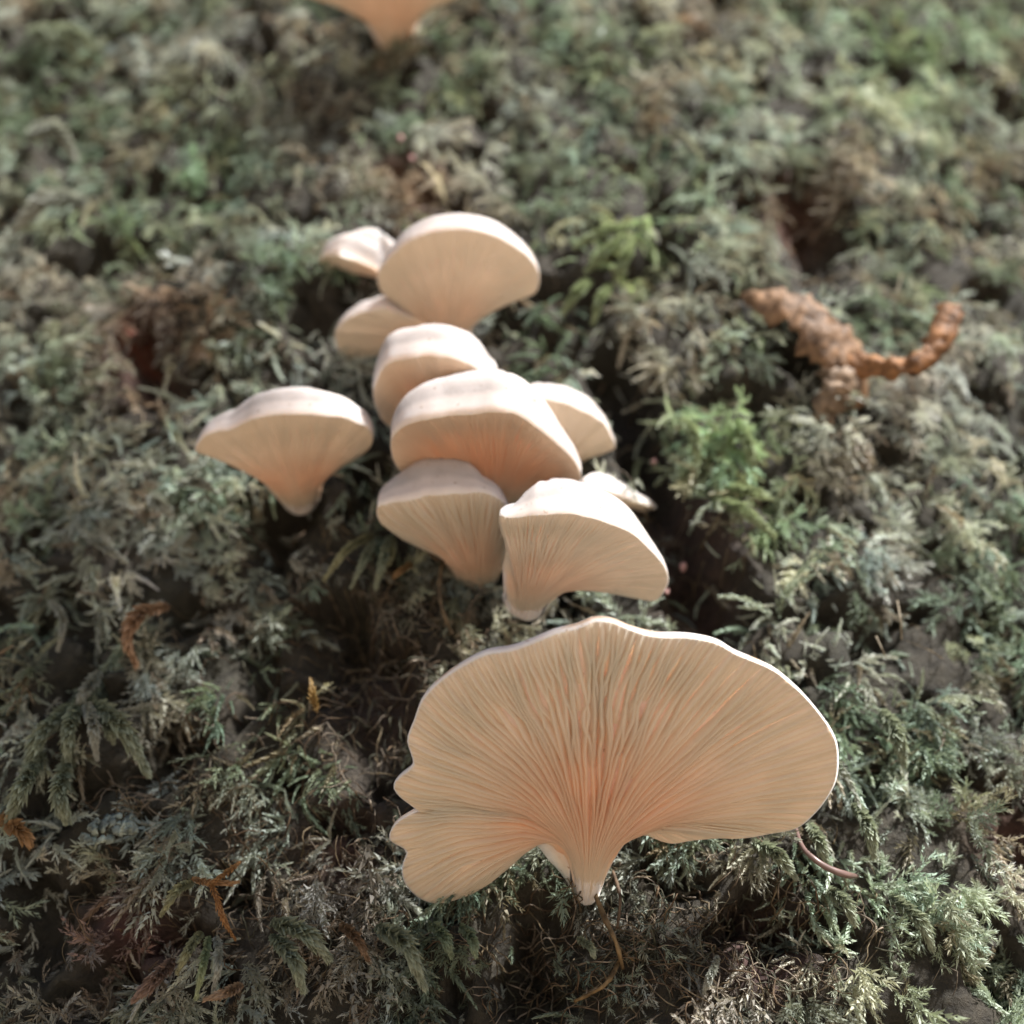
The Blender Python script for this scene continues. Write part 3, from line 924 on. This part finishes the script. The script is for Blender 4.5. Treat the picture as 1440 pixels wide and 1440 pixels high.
def build_threads():
    """tangled dead strands over the shaded bark"""
    V, F, C = [], [], []
    base = 0
    zones = [(540, 930, 130, 150, 330), (860, 1330, 190, 100, 330), (300, 1130, 170, 140, 260), (450, 1250, 200, 130, 200), (1080, 1330, 120, 90, 160),
             (200, 480, 90, 90, 90), (960, 760, 60, 130, 60), (720, 720, 700, 700, 420)]
    for x, y, rx, ry, k in zones:
        for i in range(k):
            px, py = rng.normal(x, rx * 0.6), rng.normal(y, ry * 0.6)
            P = at(px, py, 0.0)
            uu, zz = uz(P)
            if abs(uu) > 0.35 or not 0.97 < zz < 1.5: continue
            a = rng.uniform(0, 6.28); L = rng.uniform(0.004, 0.014); n = 8
            us = [uu]; zs = [zz]
            cur = rng.normal(0, 2.0)
            for s in range(n - 1):
                a += cur / n + rng.normal(0, 0.35)
                us.append(us[-1] + math.cos(a) * L / n); zs.append(zs[-1] + math.sin(a) * L / n)
            off = rng.uniform(0.001, 0.006) * np.sin(np.linspace(0, math.pi, n)) + rng.uniform(-0.0005, 0.003)
            pts = surf(np.array(us), np.array(zs), off)
            r = rng.uniform(0.00009, 0.00024)
            v, f = tube(pts, np.linspace(r, r * 0.5, n), 4)
            V.append(v); F += [tuple(base + q for q in ff) for ff in f]
            c = [(0.13, 0.09, 0.055), (0.20, 0.16, 0.10), (0.10, 0.10, 0.07), (0.26, 0.22, 0.17)][rng.integers(0, 4)]
            C.append(np.tile(c, (len(v), 1))); base += len(v)
    o = mesh_obj('dead_moss_strands', np.concatenate(V), F, M_DRY, colors=np.concatenate(C))
    tag(o, 'tangle of fine dead brown moss strands over the shaded bark', 'moss strands', kind='stuff')


build_threads()


# ------------------------------------------------------------------ single fronds one can pick out
def frond(knots, width_px, colour, label, group, seed, n_leaf=330, name='moss_frond', leafw=0.19):
    """knots: (px, py, prot)"""
    p = path3(knots, 18)
    off = p[0].copy()
    depth = project(p[len(p) // 2])[2]
    hw = width_px / 2 * depth / FPX
    g = np.random.default_rng(seed)
    v, f = tube(p, np.linspace(0.00035, 0.00015, len(p)), 5)
    root = empty(name, off)
    tag(root, label, 'moss frond', group)
    mesh_obj('stalk', v - off, f, M_DRY, root, colors=np.tile(np.array(colour) * 0.75, (len(v), 1)))
    t = np.gradient(p, axis=0); t /= np.linalg.norm(t, axis=1, keepdims=True)
    V, F, C = [], [], []
    view = trunk_normal(p[9])
    for k in range(n_leaf):
        s = (k + g.random()) / n_leaf * (len(p) - 1.001)
        i = int(s); fr = s - i
        q = p[i] * (1 - fr) + p[i + 1] * fr
        tx = t[i]
        ry = np.cross(tx, view); ry /= np.linalg.norm(ry) + 1e-9
        rz = np.cross(ry, tx)
        phi = k * 2.39996
        rad = math.cos(phi) * ry + math.sin(phi) * rz * 0.7; rad /= np.linalg.norm(rad)
        u_ = s / (len(p) - 1)
        sp = g.uniform(0.35, 0.9) * (1 - 0.3 * u_)
        d = tx * math.cos(sp) + rad * math.sin(sp)
        ll = 1.35 * hw * g.uniform(0.8, 1.15) * (0.7 + 0.5 * math.sin(min(1, u_ * 1.25) * math.pi) ** 0.6)
        sd = np.cross(d, rad); sd /= np.linalg.norm(sd) + 1e-9
        up = np.cross(sd, d)
        ww = ll * leafw
        b = len(V)
        V += [q, q + d * ll * 0.4 + sd * ww + up * ww * 0.4, q + d * ll - rad * ll * 0.1, q + d * ll * 0.4 - sd * ww + up * ww * 0.4]
        F.append((b, b + 1, b + 2, b + 3))
        c = np.array(colour) * math.exp(g.normal(0, 0.15))
        C += [c * 0.8, c, c * 1.25, c]
    lf = mesh_obj('leaflets', np.array(V) - off, F, M_MOSS, root, smooth=False, colors=np.clip(C, 0, 0.8))
    lf['kind'] = 'stuff'


FG = (0.29, 0.32, 0.24); FY = (0.32, 0.32, 0.20); FBR = (0.36, 0.26, 0.18); FGY = (0.36, 0.37, 0.33); FLG = (0.31, 0.36, 0.22); FDG = (0.21, 0.26, 0.18)
GA, GB, GC, GD = 'fronds of the drooping pale green tuft', 'fronds of the tuft below the fluted mushroom', 'fronds hanging from the rusty shoots', 'fronds in the shade of the largest mushroom'
GE, GF, GG, GH = 'bright green fronds beside the top mushroom', 'pale arching fronds on the shady moss', 'green fronds beside the bark crevice', 'long fronds near the curved stalk'
LAB = [(x, g) for g, xs in (
    (GA, ['longest broad frond of the drooping pale tuft, curving toward bare shaded bark', 'greyish slim middle frond of the drooping pale tuft', 'upright hanging frond of the drooping pale tuft beside its greyish one',
          'sideways spreading frond of the drooping pale tuft, away from the mushrooms', 'lower frond of the drooping pale tuft, ending just above the lichen patch', 'short greyish frond at the crown of the drooping pale tuft',
          'broad lowest outer frond of the drooping pale tuft above the tan tip', 'short frond tucked between the longest and greyish fronds of the drooping tuft']),
    (GB, ['yellowish slanting frond of the small tuft below the fluted mushroom', 'slim green frond second from the slanting one in the small tuft', 'longest straight green frond of the small tuft below the fluted mushroom',
          'short yellowish frond behind the straight one in the small tuft', 'tiny orange frond tip beside the small tuft, under the fluted mushroom']),
    (GC, ['yellow green frond hanging from the rusty shoots, slanting outward', 'fresh green narrow frond hanging straight down from the rusty shoots', 'grey green narrow frond beside the fresh green one under the rusty shoots',
          'yellowish frond at the upper fork of the rusty shoots', 'pinkish brown frond lying low below the rusty shoots', 'brown frond lying flat beside the hanging narrow fronds']),
    (GD, ['broad green frond spreading toward the largest mushroom, upper of a pair', 'broad green frond hanging down, lower of a pair near the rusty shoots', 'small brownish frond between the green pair and the largest mushroom',
          'long curved green frond below the lobed edge of the largest mushroom', 'dark short frond in deep shade below the largest mushroom', 'dark short frond in deep shade, close to the hanging rootlets',
          'small pale frond among the hanging rootlets', 'small grey frond on the far side of the rootlets, below the broad lobe']),
    (GE, ['topmost bright green frond beside the domed top mushroom', 'middle bright green frond beside the domed top mushroom', 'downward bright green frond of the upper trio beside the top mushroom',
          'bright green frond just beside the lip of the domed top mushroom', 'bright green frond below the upper trio, between lip and crevice']),
    (GF, ['pale straight frond like a stub on shady moss below the red bark hollow', 'pale arching frond next to the lone flat topped mushroom', 'large pale arched frond on dark shady moss, blurred', 'smaller pale hooked frond above the large arched one',
          'thin grey worm like frond above the rusty hooked frond', 'pale short frond below the lone flat topped mushroom\'s outer lip', 'blurred pale frond high on the shady moss, wider one', 'blurred pale frond high on the shady moss, smaller one']),
    (GG, ['lower green frond beside the dark bark crevice', 'upper green frond of the pair beside the dark bark crevice', 'green frond at the top of the dark bark crevice', 'green frond between the crevice and the dead leaf']),
    (GH, ['short green frond just above the curved brown stalk', 'green frond under the broad lobe, before the curved brown stalk', 'green frond just below the tip of the curved brown stalk', 'green frond beyond the broad lobe, level with its edge',
          'long green frond well below the curved brown stalk, on bright moss', 'green frond high beside the broad lobe of the largest mushroom'])) for x in xs]
FR = [
    ([(120, 985, .004), (165, 1015, .012), (205, 1082, .006)], 36, FG, None), ([(118, 985, .004), (130, 1015, .013), (135, 1062, .008)], 24, FGY, None),
    ([(112, 985, .004), (98, 1020, .012), (95, 1070, .008)], 30, FG, None), ([(105, 990, .004), (60, 1030, .011), (35, 1085, .008)], 32, FG, None),
    ([(100, 1060, .004), (85, 1110, .012), (92, 1150, .008)], 34, FG, None), ([(140, 945, .003), (125, 965, .009), (112, 985, .008)], 24, FGY, None),
    ([(60, 1060, .004), (35, 1100, .013), (10, 1160, .008)], 36, FG, None), ([(128, 990, .004), (150, 1020, .010), (158, 1040, .007)], 22, FG, None),
    ([(525, 752, .003), (490, 772, .012), (458, 812, .006)], 18, FY, None), ([(528, 757, .003), (513, 785, .012), (495, 824, .006)], 16, FG, None),
    ([(548, 755, .003), (540, 785, .012), (529, 824, .006)], 20, FG, None), ([(552, 758, .003), (550, 778, .010), (541, 800, .006)], 16, FY, None),
    ([(580, 792, .003), (565, 802, .009), (548, 816, .005)], 13, (0.34, 0.22, 0.11), None),
    ([(283, 1312, .004), (266, 1335, .011), (250, 1366, .006)], 20, FY, None), ([(294, 1318, .004), (286, 1355, .012), (276, 1402, .006)], 18, FLG, None),
    ([(304, 1318, .004), (308, 1350, .012), (300, 1392, .006)], 17, FGY, None), ([(272, 1240, .004), (250, 1252, .010), (228, 1284, .006)], 20, FY, None),
    ([(245, 1350, .004), (220, 1375, .010), (190, 1405, .006)], 28, (0.26, 0.18, 0.14), None), ([(340, 1385, .004), (320, 1395, .010), (290, 1405, .006)], 20, FBR, None),
    ([(383, 1298, .004), (425, 1310, .011), (460, 1345, .006)], 34, FG, None), ([(383, 1315, .004), (410, 1345, .011), (425, 1388, .006)], 32, FG, None),
    ([(478, 1300, .003), (500, 1318, .009), (518, 1350, .005)], 20, (0.24, 0.16, 0.10), None), ([(530, 1304, .003), (568, 1325, .012), (595, 1384, .006)], 34, FG, None),
    ([(605, 1300, .003), (622, 1315, .010), (634, 1342, .005)], 24, FDG, None), ([(648, 1303, .003), (662, 1318, .010), (668, 1342, .005)], 22, FDG, None),
    ([(812, 1320, .003), (828, 1330, .008), (836, 1345, .005)], 16, FG, None), ([(1010, 1345, .004), (1000, 1370, .010), (990, 1395, .006)], 16, FGY, None),
    ([(885, 318, .004), (850, 325, .012), (812, 345, .008)], 22, FLG, None), ([(880, 330, .004), (855, 350, .012), (828, 378, .008)], 22, FLG, None),
    ([(890, 335, .004), (880, 360, .012), (868, 390, .008)], 22, FLG, None), ([(830, 395, .004), (812, 410, .012), (795, 435, .008)], 22, FLG, None),
    ([(860, 400, .004), (845, 420, .012), (835, 450, .008)], 20, FLG, None),
    ([(115, 748, .004), (140, 765, .013), (175, 788, .008)], 20, FGY, None), ([(250, 682, .004), (275, 678, .013), (302, 690, .008)], 22, FGY, None),
    ([(125, 285, .004), (70, 280, .014), (18, 328, .008)], 36, FGY, None), ([(40, 190, .004), (75, 180, .014), (103, 218, .008)], 30, FGY, None),
    ([(70, 845, .004), (88, 870, .012), (82, 912, .008)], 17, FGY, None), ([(215, 700, .004), (220, 705, .012), (238, 720, .008)], 26, FGY, None),
    ([(40, 45, .004), (95, 45, .014), (130, 65, .008)], 30, FG, None), ([(60, 60, .004), (85, 55, .014), (105, 75, .008)], 26, FG, None),
    ([(1000, 705, .004), (1040, 715, .011), (1085, 750, .008)], 26, FLG, None), ([(1010, 690, .004), (1050, 690, .011), (1080, 700, .008)], 24, FLG, None),
    ([(960, 590, .004), (975, 610, .011), (980, 645, .008)], 24, FLG, None), ([(1035, 590, .004), (1050, 620, .011), (1060, 655, .008)], 26, FLG, None),
    ([(1140, 1160, .004), (1150, 1180, .011), (1160, 1205, .008)], 26, FG, None), ([(1060, 1185, .004), (1090, 1200, .011), (1115, 1230, .008)], 28, FG, None),
    ([(1160, 1250, .004), (1185, 1265, .011), (1200, 1295, .008)], 26, FG, None), ([(1200, 1130, .004), (1220, 1160, .011), (1228, 1200, .008)], 28, FG, None),
    ([(1250, 1260, .004), (1290, 1290, .011), (1310, 1330, .008)], 28, FG, None), ([(1240, 1000, .004), (1260, 1030, .011), (1270, 1070, .008)], 30, FG, None),
]
for i, (kn, w, c, _) in enumerate(FR):
    frond(kn, w, c, LAB[i][0], LAB[i][1], 500 + i)
frond([(238, 852, .004), (200, 862, .014), (180, 895, .013), (190, 932, .007)], 30, (0.34, 0.22, 0.14), 'rusty brown hooked frond curling down over a dark hollow', None, 900, 200)
frond([(445, 1000, .004), (441, 980, .010), (437, 958, .008)], 18, (0.33, 0.22, 0.09), 'small amber frond pointing up in the shaded moss', None, 901, 90)
frond([(0, 1150, .004), (25, 1165, .012), (40, 1185, .008)], 34, (0.36, 0.22, 0.11), 'tan brown frond tip under the drooping pale green tuft', None, 902, 110)

# ------------------------------------------------------------------ stalk, rootlets, dead leaf, lichen
def strand(name, knots, r0, r1, colour, label, cat, group=None, mat=None, bump=0.0, n=22):
    p = path3(knots, n)
    rr = np.interp(np.linspace(0, 1, n), np.linspace(0, 1, len(r0)) if np.ndim(r0) else [0, 1], r0 if np.ndim(r0) else [r0, r1])
    rr = rr * (1 + bump * (fbm(np.arange(n) * 0.9, np.zeros(n), 77, 2) - 0.5))
    v, f = tube(p, rr, 9)
    o = mesh_obj(name, v - p[0], f, mat or M_DRY, colors=np.tile(colour, (len(v), 1)) * (0.8 + 0.4 * fbm(np.arange(len(v)) * 0.23, np.zeros(len(v)), 78, 2))[:, None])
    o.location = p[0]
    tag(o, label, cat, group)
    return o


m, nt, b, out = new_mat('stalk'); b.inputs['Roughness'].default_value = 0.35
_a = nt.nodes.new('ShaderNodeAttribute'); _a.attribute_name = 'tone'; nt.links.new(_a.outputs['Color'], b.inputs['Base Color'])
M_STALK = m
strand('curved_stalk', [(1118, 1160, .006), (1128, 1190, .010), (1145, 1208, .012), (1165, 1221, .012), (1190, 1230, .011), (1206, 1232, .006)],
       [0.00035, 0.0005, 0.0006, 0.00068, 0.00072, 0.0004], 0, (0.16, 0.10, 0.085), 'thin smooth brown curved stalk under the largest mushroom\'s broad lobe', 'stalk', mat=M_STALK)
rl = 'thin brown rootlet hanging below the largest mushroom\'s stem'
rg = 'rootlets under the largest mushroom'
strand('rootlet', [(835, 1252, .003), (850, 1290, .008), (866, 1325, .008), (876, 1362, .004)], 0.0006, 0.0004, (0.20, 0.14, 0.07), 'longest brown rootlet hanging below the largest mushroom\'s stem', 'rootlet', rg, bump=0.8)
strand('rootlet', [(862, 1225, .001), (872, 1262, .006), (868, 1305, .004)], 0.0004, 0.0003, (0.13, 0.09, 0.06), 'dark thin rootlet starting beside the largest mushroom\'s stem', 'rootlet', rg, bump=0.6)
strand('rootlet', [(872, 1350, .003), (850, 1385, .008), (808, 1408, .003)], 0.0005, 0.0003, (0.22, 0.15, 0.07), 'rootlet bending sideways from the end of the longest rootlet', 'rootlet', rg, bump=0.8)
strand('rootlet', [(868, 1330, .003), (884, 1345, .006), (893, 1352, .003)], 0.0004, 0.0002, (0.2, 0.14, 0.07), 'tiny rootlet stub forking off the longest rootlet', 'rootlet', rg, bump=0.6)
strand('rootlet', [(626, 775, .004), (618, 815, .008), (620, 850, .009), (636, 892, .005)], 0.0006, 0.00045, (0.16, 0.12, 0.07), 'pale brown rootlet dangling below the fluted mushroom', 'rootlet', None, bump=0.7)
strand('rootlet', [(590, 765, .004), (612, 785, .008), (640, 792, .006)], 0.0004, 0.0003, (0.17, 0.12, 0.08), 'thin twig crossing just under the fluted mushroom', 'rootlet', None, bump=0.6)
frond([(338, 1212, .004), (315, 1230, .010), (295, 1242, .012)], 13, (0.40, 0.22, 0.09), 'upper rusty orange dead shoot forking above the hanging fronds', None, 910, 110, 'dead_moss_shoot')
frond([(297, 1240, .010), (306, 1268, .012), (316, 1296, .010), (330, 1320, .004)], 15, (0.38, 0.20, 0.08), 'lower rusty orange dead shoot from which fronds hang', None, 911, 130, 'dead_moss_shoot')
frond([(270, 1236, .008), (290, 1240, .011), (320, 1242, .008), (335, 1240, .005)], 15, (0.36, 0.21, 0.10), 'short rusty dead shoot crossing the forked rusty shoots', None, 912, 110, 'dead_moss_shoot')
hairs = {1268: 'fine pale thread hanging beside the curled dead leaf', 1262: 'longer fine pale thread on sunlit moss above the broad lobe', 1232: 'shorter slanting pale thread just below the longer one'}
for kn in ([(1268, 385, .012), (1262, 410, .016), (1257, 445, .010)], [(1262, 845, .010), (1266, 870, .014), (1268, 900, .008)], [(1232, 895, .010), (1240, 912, .013), (1246, 925, .008)]):
    strand('moss_thread', kn, 0.0002, 0.00015, (0.35, 0.3, 0.22), hairs[kn[0][0]], 'thread', 'fine pale threads')


def ribbon(name, parent, off, knots, widths, curl, colour, seed, thick=0.0006, ragged=0.7):
    """curled strip of dry leaf with thickness"""
    n = 34; m = 9
    p = path3(knots, n)
    t = np.gradient(p, axis=0); t /= np.linalg.norm(t, axis=1, keepdims=True)
    W = np.interp(np.linspace(0, 1, n), np.linspace(0, 1, len(widths)), widths)
    Cu = np.interp(np.linspace(0, 1, n), np.linspace(0, 1, len(curl)), curl)
    dep = project(p[n // 2])[2] / FPX
    V, C = [], []
    for sgn in (0, 1):
        for i in range(n):
            nn = trunk_normal(p[i]); sd = np.cross(t[i], nn); sd /= np.linalg.norm(sd); up = np.cross(sd, t[i])
            for j in range(m):
                s = (j / (m - 1) - 0.5) * 2
                e = 1 + ragged * (fbm(np.array([i * 0.45]), np.array([s * 1.5]), 120 + seed, 3)[0] - 0.5) * 2 * abs(s)
                ang = s * Cu[i] * 1.5
                half = W[i] / 2 * dep * e
                rad = half / max(abs(Cu[i]) * 1.5, 0.05)
                q = p[i] + sd * rad * math.sin(ang) * np.sign(Cu[i] if Cu[i] else 1) - up * rad * (1 - math.cos(ang))
                q = q + up * 0.0038 * (fbm(np.array([i * 0.6]), np.array([s * 2.5]), 130 + seed, 2)[0] - 0.5)
                q = q - up * thick * sgn
                V.append(q)
                k = fbm(np.array([i * 0.3]), np.array([s * 2]), 140 + seed, 3)[0]
                C.append(np.array(colour) * (0.55 + 0.9 * k))
    F = []
    o2 = n * m
    for i in range(n - 1):
        for j in range(m - 1):
            a = i * m + j
            F.append((a, a + 1, a + m + 1, a + m)); F.append((o2 + a, o2 + a + m, o2 + a + m + 1, o2 + a + 1))
        F.append((i * m, (i + 1) * m, o2 + (i + 1) * m, o2 + i * m))
        F.append((i * m + m - 1, o2 + i * m + m - 1, o2 + (i + 1) * m + m - 1, (i + 1) * m + m - 1))
    for j in range(m - 1):
        F.append((j, o2 + j, o2 + j + 1, j + 1))
        a = (n - 1) * m + j
        F.append((a, a + 1, o2 + a + 1, o2 + a))
    return mesh_obj(name, np.array(V) - off, F, M_DRY, parent, colors=np.clip(C, 0, 0.8))


dl = empty('dead_leaf', at(1200, 560, .004))
tag(dl, 'curled rusty orange dead leaf caught on the sunlit moss', 'leaf')
o0 = np.array(dl.location)
RUST = (0.25, 0.155, 0.09)
ribbon('leaf_blade', dl, o0, [(1048, 412, .008), (1090, 412, .016), (1135, 432, .019), (1170, 470, .018), (1198, 505, .014), (1215, 570, .003)], [26, 66, 92, 100, 110, 60], [0.5, 0.7, 0.5, 0.45, 0.5, 0.7], RUST, 1)
ribbon('leaf_stalk', dl, o0, [(1190, 500, .014), (1240, 506, .018), (1288, 506, .021), (1322, 478, .023), (1345, 428, .024)], [60, 50, 44, 42, 58], [0.8, 0.9, 1.0, 0.9, 0.8], (0.28, 0.14, 0.06), 2)
ribbon('leaf_blade', dl, o0, [(1170, 480, .012), (1185, 520, .015), (1175, 555, .013), (1160, 600, .006)], [70, 66, 52, 30], [0.5, 0.6, 0.6, 0.6], (0.26, 0.19, 0.13), 3)


def flake(name, pts, prot, colour, label, cat, group=None, seed=0, mat=None, thick=0.0012):
    """small lichen or bark flake: rounded lumpy slab on the bark, traced outline"""
    ol = closed_spline(pts, 36)
    cx, cy = ol.mean(0)
    V, C = [], []
    rings = [(1.0, 0.3), (0.94, 0.8), (0.75, 1.0), (0.5, 1.15), (0.25, 1.2), (0.08, 1.2)]
    for rr, hh in rings:
        for i, (x, y) in enumerate(ol):
            k = fbm(np.array([(cx + (x - cx) * rr) * 0.12]), np.array([(cy + (y - cy) * rr) * 0.12]), 200 + seed, 4)[0]
            q = at(cx + (x - cx) * rr, cy + (y - cy) * rr, prot + thick * (hh * (0.5 + k)))
            V.append(q); C.append(np.array(colour) * (0.6 + 0.8 * k))
    n = 36; F = []
    for r in range(len(rings) - 1):
        for i in range(n):
            j = (i + 1) % n
            F.append((r * n + i, r * n + j, (r + 1) * n + j, (r + 1) * n + i))
    b0 = len(V)
    for i, (x, y) in enumerate(ol):
        V.append(at(x, y, prot - 0.004)); C.append(np.array(colour) * 0.6)
    for i in range(n):
        j = (i + 1) % n
        F.append((b0 + i, b0 + j, j, i))
    F.append(tuple((len(rings) - 1) * n + i for i in range(n))); F.append(tuple(b0 + n - 1 - i for i in range(n)))
    V = np.array(V); off = V.mean(0)
    o = mesh_obj(name, V - off, F, mat or M_DRY, colors=np.clip(C, 0, 0.85), smooth=thick < 0.0015)
    o.location = off
    tag(o, label, cat, group)
    return o


def lichen(px0, py0, rx, ry, prot, colour, label, seed):
    """cluster of small overlapping lobes"""
    g = np.random.default_rng(seed)
    V, F, C = [], [], []
    for k in range(46):
        a = g.uniform(0, 6.28); q = math.sqrt(g.random())
        c = at(px0 + rx * q * math.cos(a) + 6 * math.sin(a * 2), py0 + ry * q * math.sin(a) - 0.25 * rx * q * math.cos(a), prot + 0.0012 * (1 - q * q))
        nn = trunk_normal(c) + g.normal(0, 0.45, 3); nn /= np.linalg.norm(nn)
        e1 = np.cross(nn, [0.2, 0.3, 0.9]); e1 /= np.linalg.norm(e1); e2 = np.cross(nn, e1)
        rr = g.uniform(0.0006, 0.0013); col_ = np.array(colour) * g.uniform(0.65, 1.2)
        b = len(V)
        V.append(c + nn * rr * 0.25); C.append(col_ * 0.9)
        m_ = 9
        for i in range(m_):
            w = 2 * math.pi * i / m_; r2 = rr * g.uniform(0.75, 1.2)
            V.append(c + (e1 * math.cos(w) + e2 * math.sin(w)) * r2 + nn * rr * g.uniform(-0.1, 0.45)); C.append(col_ * 1.1)
        V.append(c - nn * 0.0007); C.append(col_ * 0.5)
        for i in range(m_):
            j = (i + 1) % m_
            F.append((b, b + 1 + i, b + 1 + j)); F.append((b + m_ + 1, b + 1 + j, b + 1 + i))
    V = np.array(V); off = V.mean(0)
    o = mesh_obj('lichen', V - off, F, M_DRY, colors=np.clip(C, 0, 0.8))
    o.location = off
    tag(o, label, 'lichen')


lichen(150, 1166, 40, 17, 0.007, (0.33, 0.40, 0.36), 'pale blue green lichen patch on the dark bark beneath the drooping tuft', 5)
flake('bark_flake', [(152, 466), (170, 455), (190, 463), (186, 474), (172, 470), (158, 476)], 0.000, (0.30, 0.12, 0.085), 'brick red bark flake beside a dark hollow', 'bark flake', seed=2, thick=0.0008)
for i, (x, y, r) in enumerate([(579, 222, 5), (563, 194, 4), (919, 649, 4), (960, 797, 5), (938, 832, 4)]):
    pts = [(x + r * math.cos(a) * random.uniform(0.6, 1.2), y + r * 1.5 * math.sin(a) * random.uniform(0.6, 1.2)) for a in np.linspace(0, 6.28, 8)[:-1]]
    flake('pink_bud', pts, 0.007 if y < 300 else -0.006, (0.42, 0.25, 0.23), ['tiny pink bud above the domed top mushroom, lower of two', 'tiny pink bud above the domed top mushroom, upper of two', 'tiny pink bud at the top of the dark crevice', 'tiny pink bud in the dark crevice beside the curled ear lip', 'tiny pink bud at the foot of the dark crevice'][i], 'bud', 'tiny pink buds', seed=30 + i, thick=0.0012)


# ------------------------------------------------------------------ an added leafy branch, unseen, set above to shade part of the trunk
def build_shade_branch():
    g = np.random.default_rng(77)
    m, nt, b, out = new_mat('branch_leaf')
    tr = nt.nodes.new('ShaderNodeBsdfTranslucent'); tr.inputs['Color'].default_value = (0.10, 0.16, 0.04, 1)
    b.inputs['Base Color'].default_value = (0.06, 0.10, 0.035, 1); b.inputs['Roughness'].default_value = 0.45
    mx = nt.nodes.new('ShaderNodeMixShader'); mx.inputs[0].default_value = 0.25
    nt.links.new(b.outputs[0], mx.inputs[1]); nt.links.new(tr.outputs[0], mx.inputs[2]); nt.links.new(mx.outputs[0], out.inputs['Surface'])
    spots = []
    while len(spots) < 70:
        px, py = g.uniform(-420, 460), g.uniform(850, 1640)
        if px < 290 - 0.70 * (1440 - py):
            spots.append(at(px, py, 0.0) + SUN * g.uniform(0.45, 0.62))
    spots = np.array(spots)
    hub = spots.mean(0)
    root_p = np.array([0.25, 0.02, 2.35])
    root = empty('shade_branch', root_p)
    tag(root, 'added leafy branch above the picture, never seen, put there to shade the lower moss', 'branch')
    t = np.linspace(0, 1, 14)[:, None]
    mid = (root_p + hub) / 2 + np.array([0.05, -0.15, 0.20])
    p = (1 - t) ** 2 * root_p + 2 * (1 - t) * t * mid + t * t * hub
    v, f = tube(p, np.linspace(0.012, 0.004, 14), 8)
    mesh_obj('limb', v - root_p, f, M_BARK, root, colors=np.tile((0.10, 0.08, 0.06), (len(v), 1)))
    n = 9
    for q in spots:
        v, f = tube([hub + (q - hub) * k / 5 + np.array([0, 0, 0.02 * math.sin(k / 5 * math.pi)]) for k in range(6)], np.linspace(0.0025, 0.001, 6), 5)
        mesh_obj('twig', v - root_p, f, M_BARK, root, colors=np.tile((0.10, 0.08, 0.06), (len(v), 1)))
        d = q - hub; d /= np.linalg.norm(d) + 1e-9
        nn = SUN + g.normal(0, 0.35, 3); nn /= np.linalg.norm(nn)
        d = d - nn * (d @ nn); d /= np.linalg.norm(d)
        sd = np.cross(nn, d); L = g.uniform(0.05, 0.07); W = L * 0.32
        V = []
        for side in (0, 1):
            for k in range(n):
                s_ = k / (n - 1); w = W * math.sin(math.pi * min(0.999, s_ ** 0.8)) + 0.0004
                for e in (-1, 0, 1):
                    V.append(q + d * L * (s_ - 0.5) + sd * w * e + nn * (0.004 * abs(e) - 0.01 * s_ * s_ - 0.0004 * side))
        F = []
        o2 = n * 3
        for k in range(n - 1):
            for e in range(2):
                a = k * 3 + e
                F.append((a, a + 1, a + 4, a + 3)); F.append((o2 + a, o2 + a + 3, o2 + a + 4, o2 + a + 1))
        mesh_obj('leaf', np.array(V) - root_p, F, m, root)


build_shade_branch()
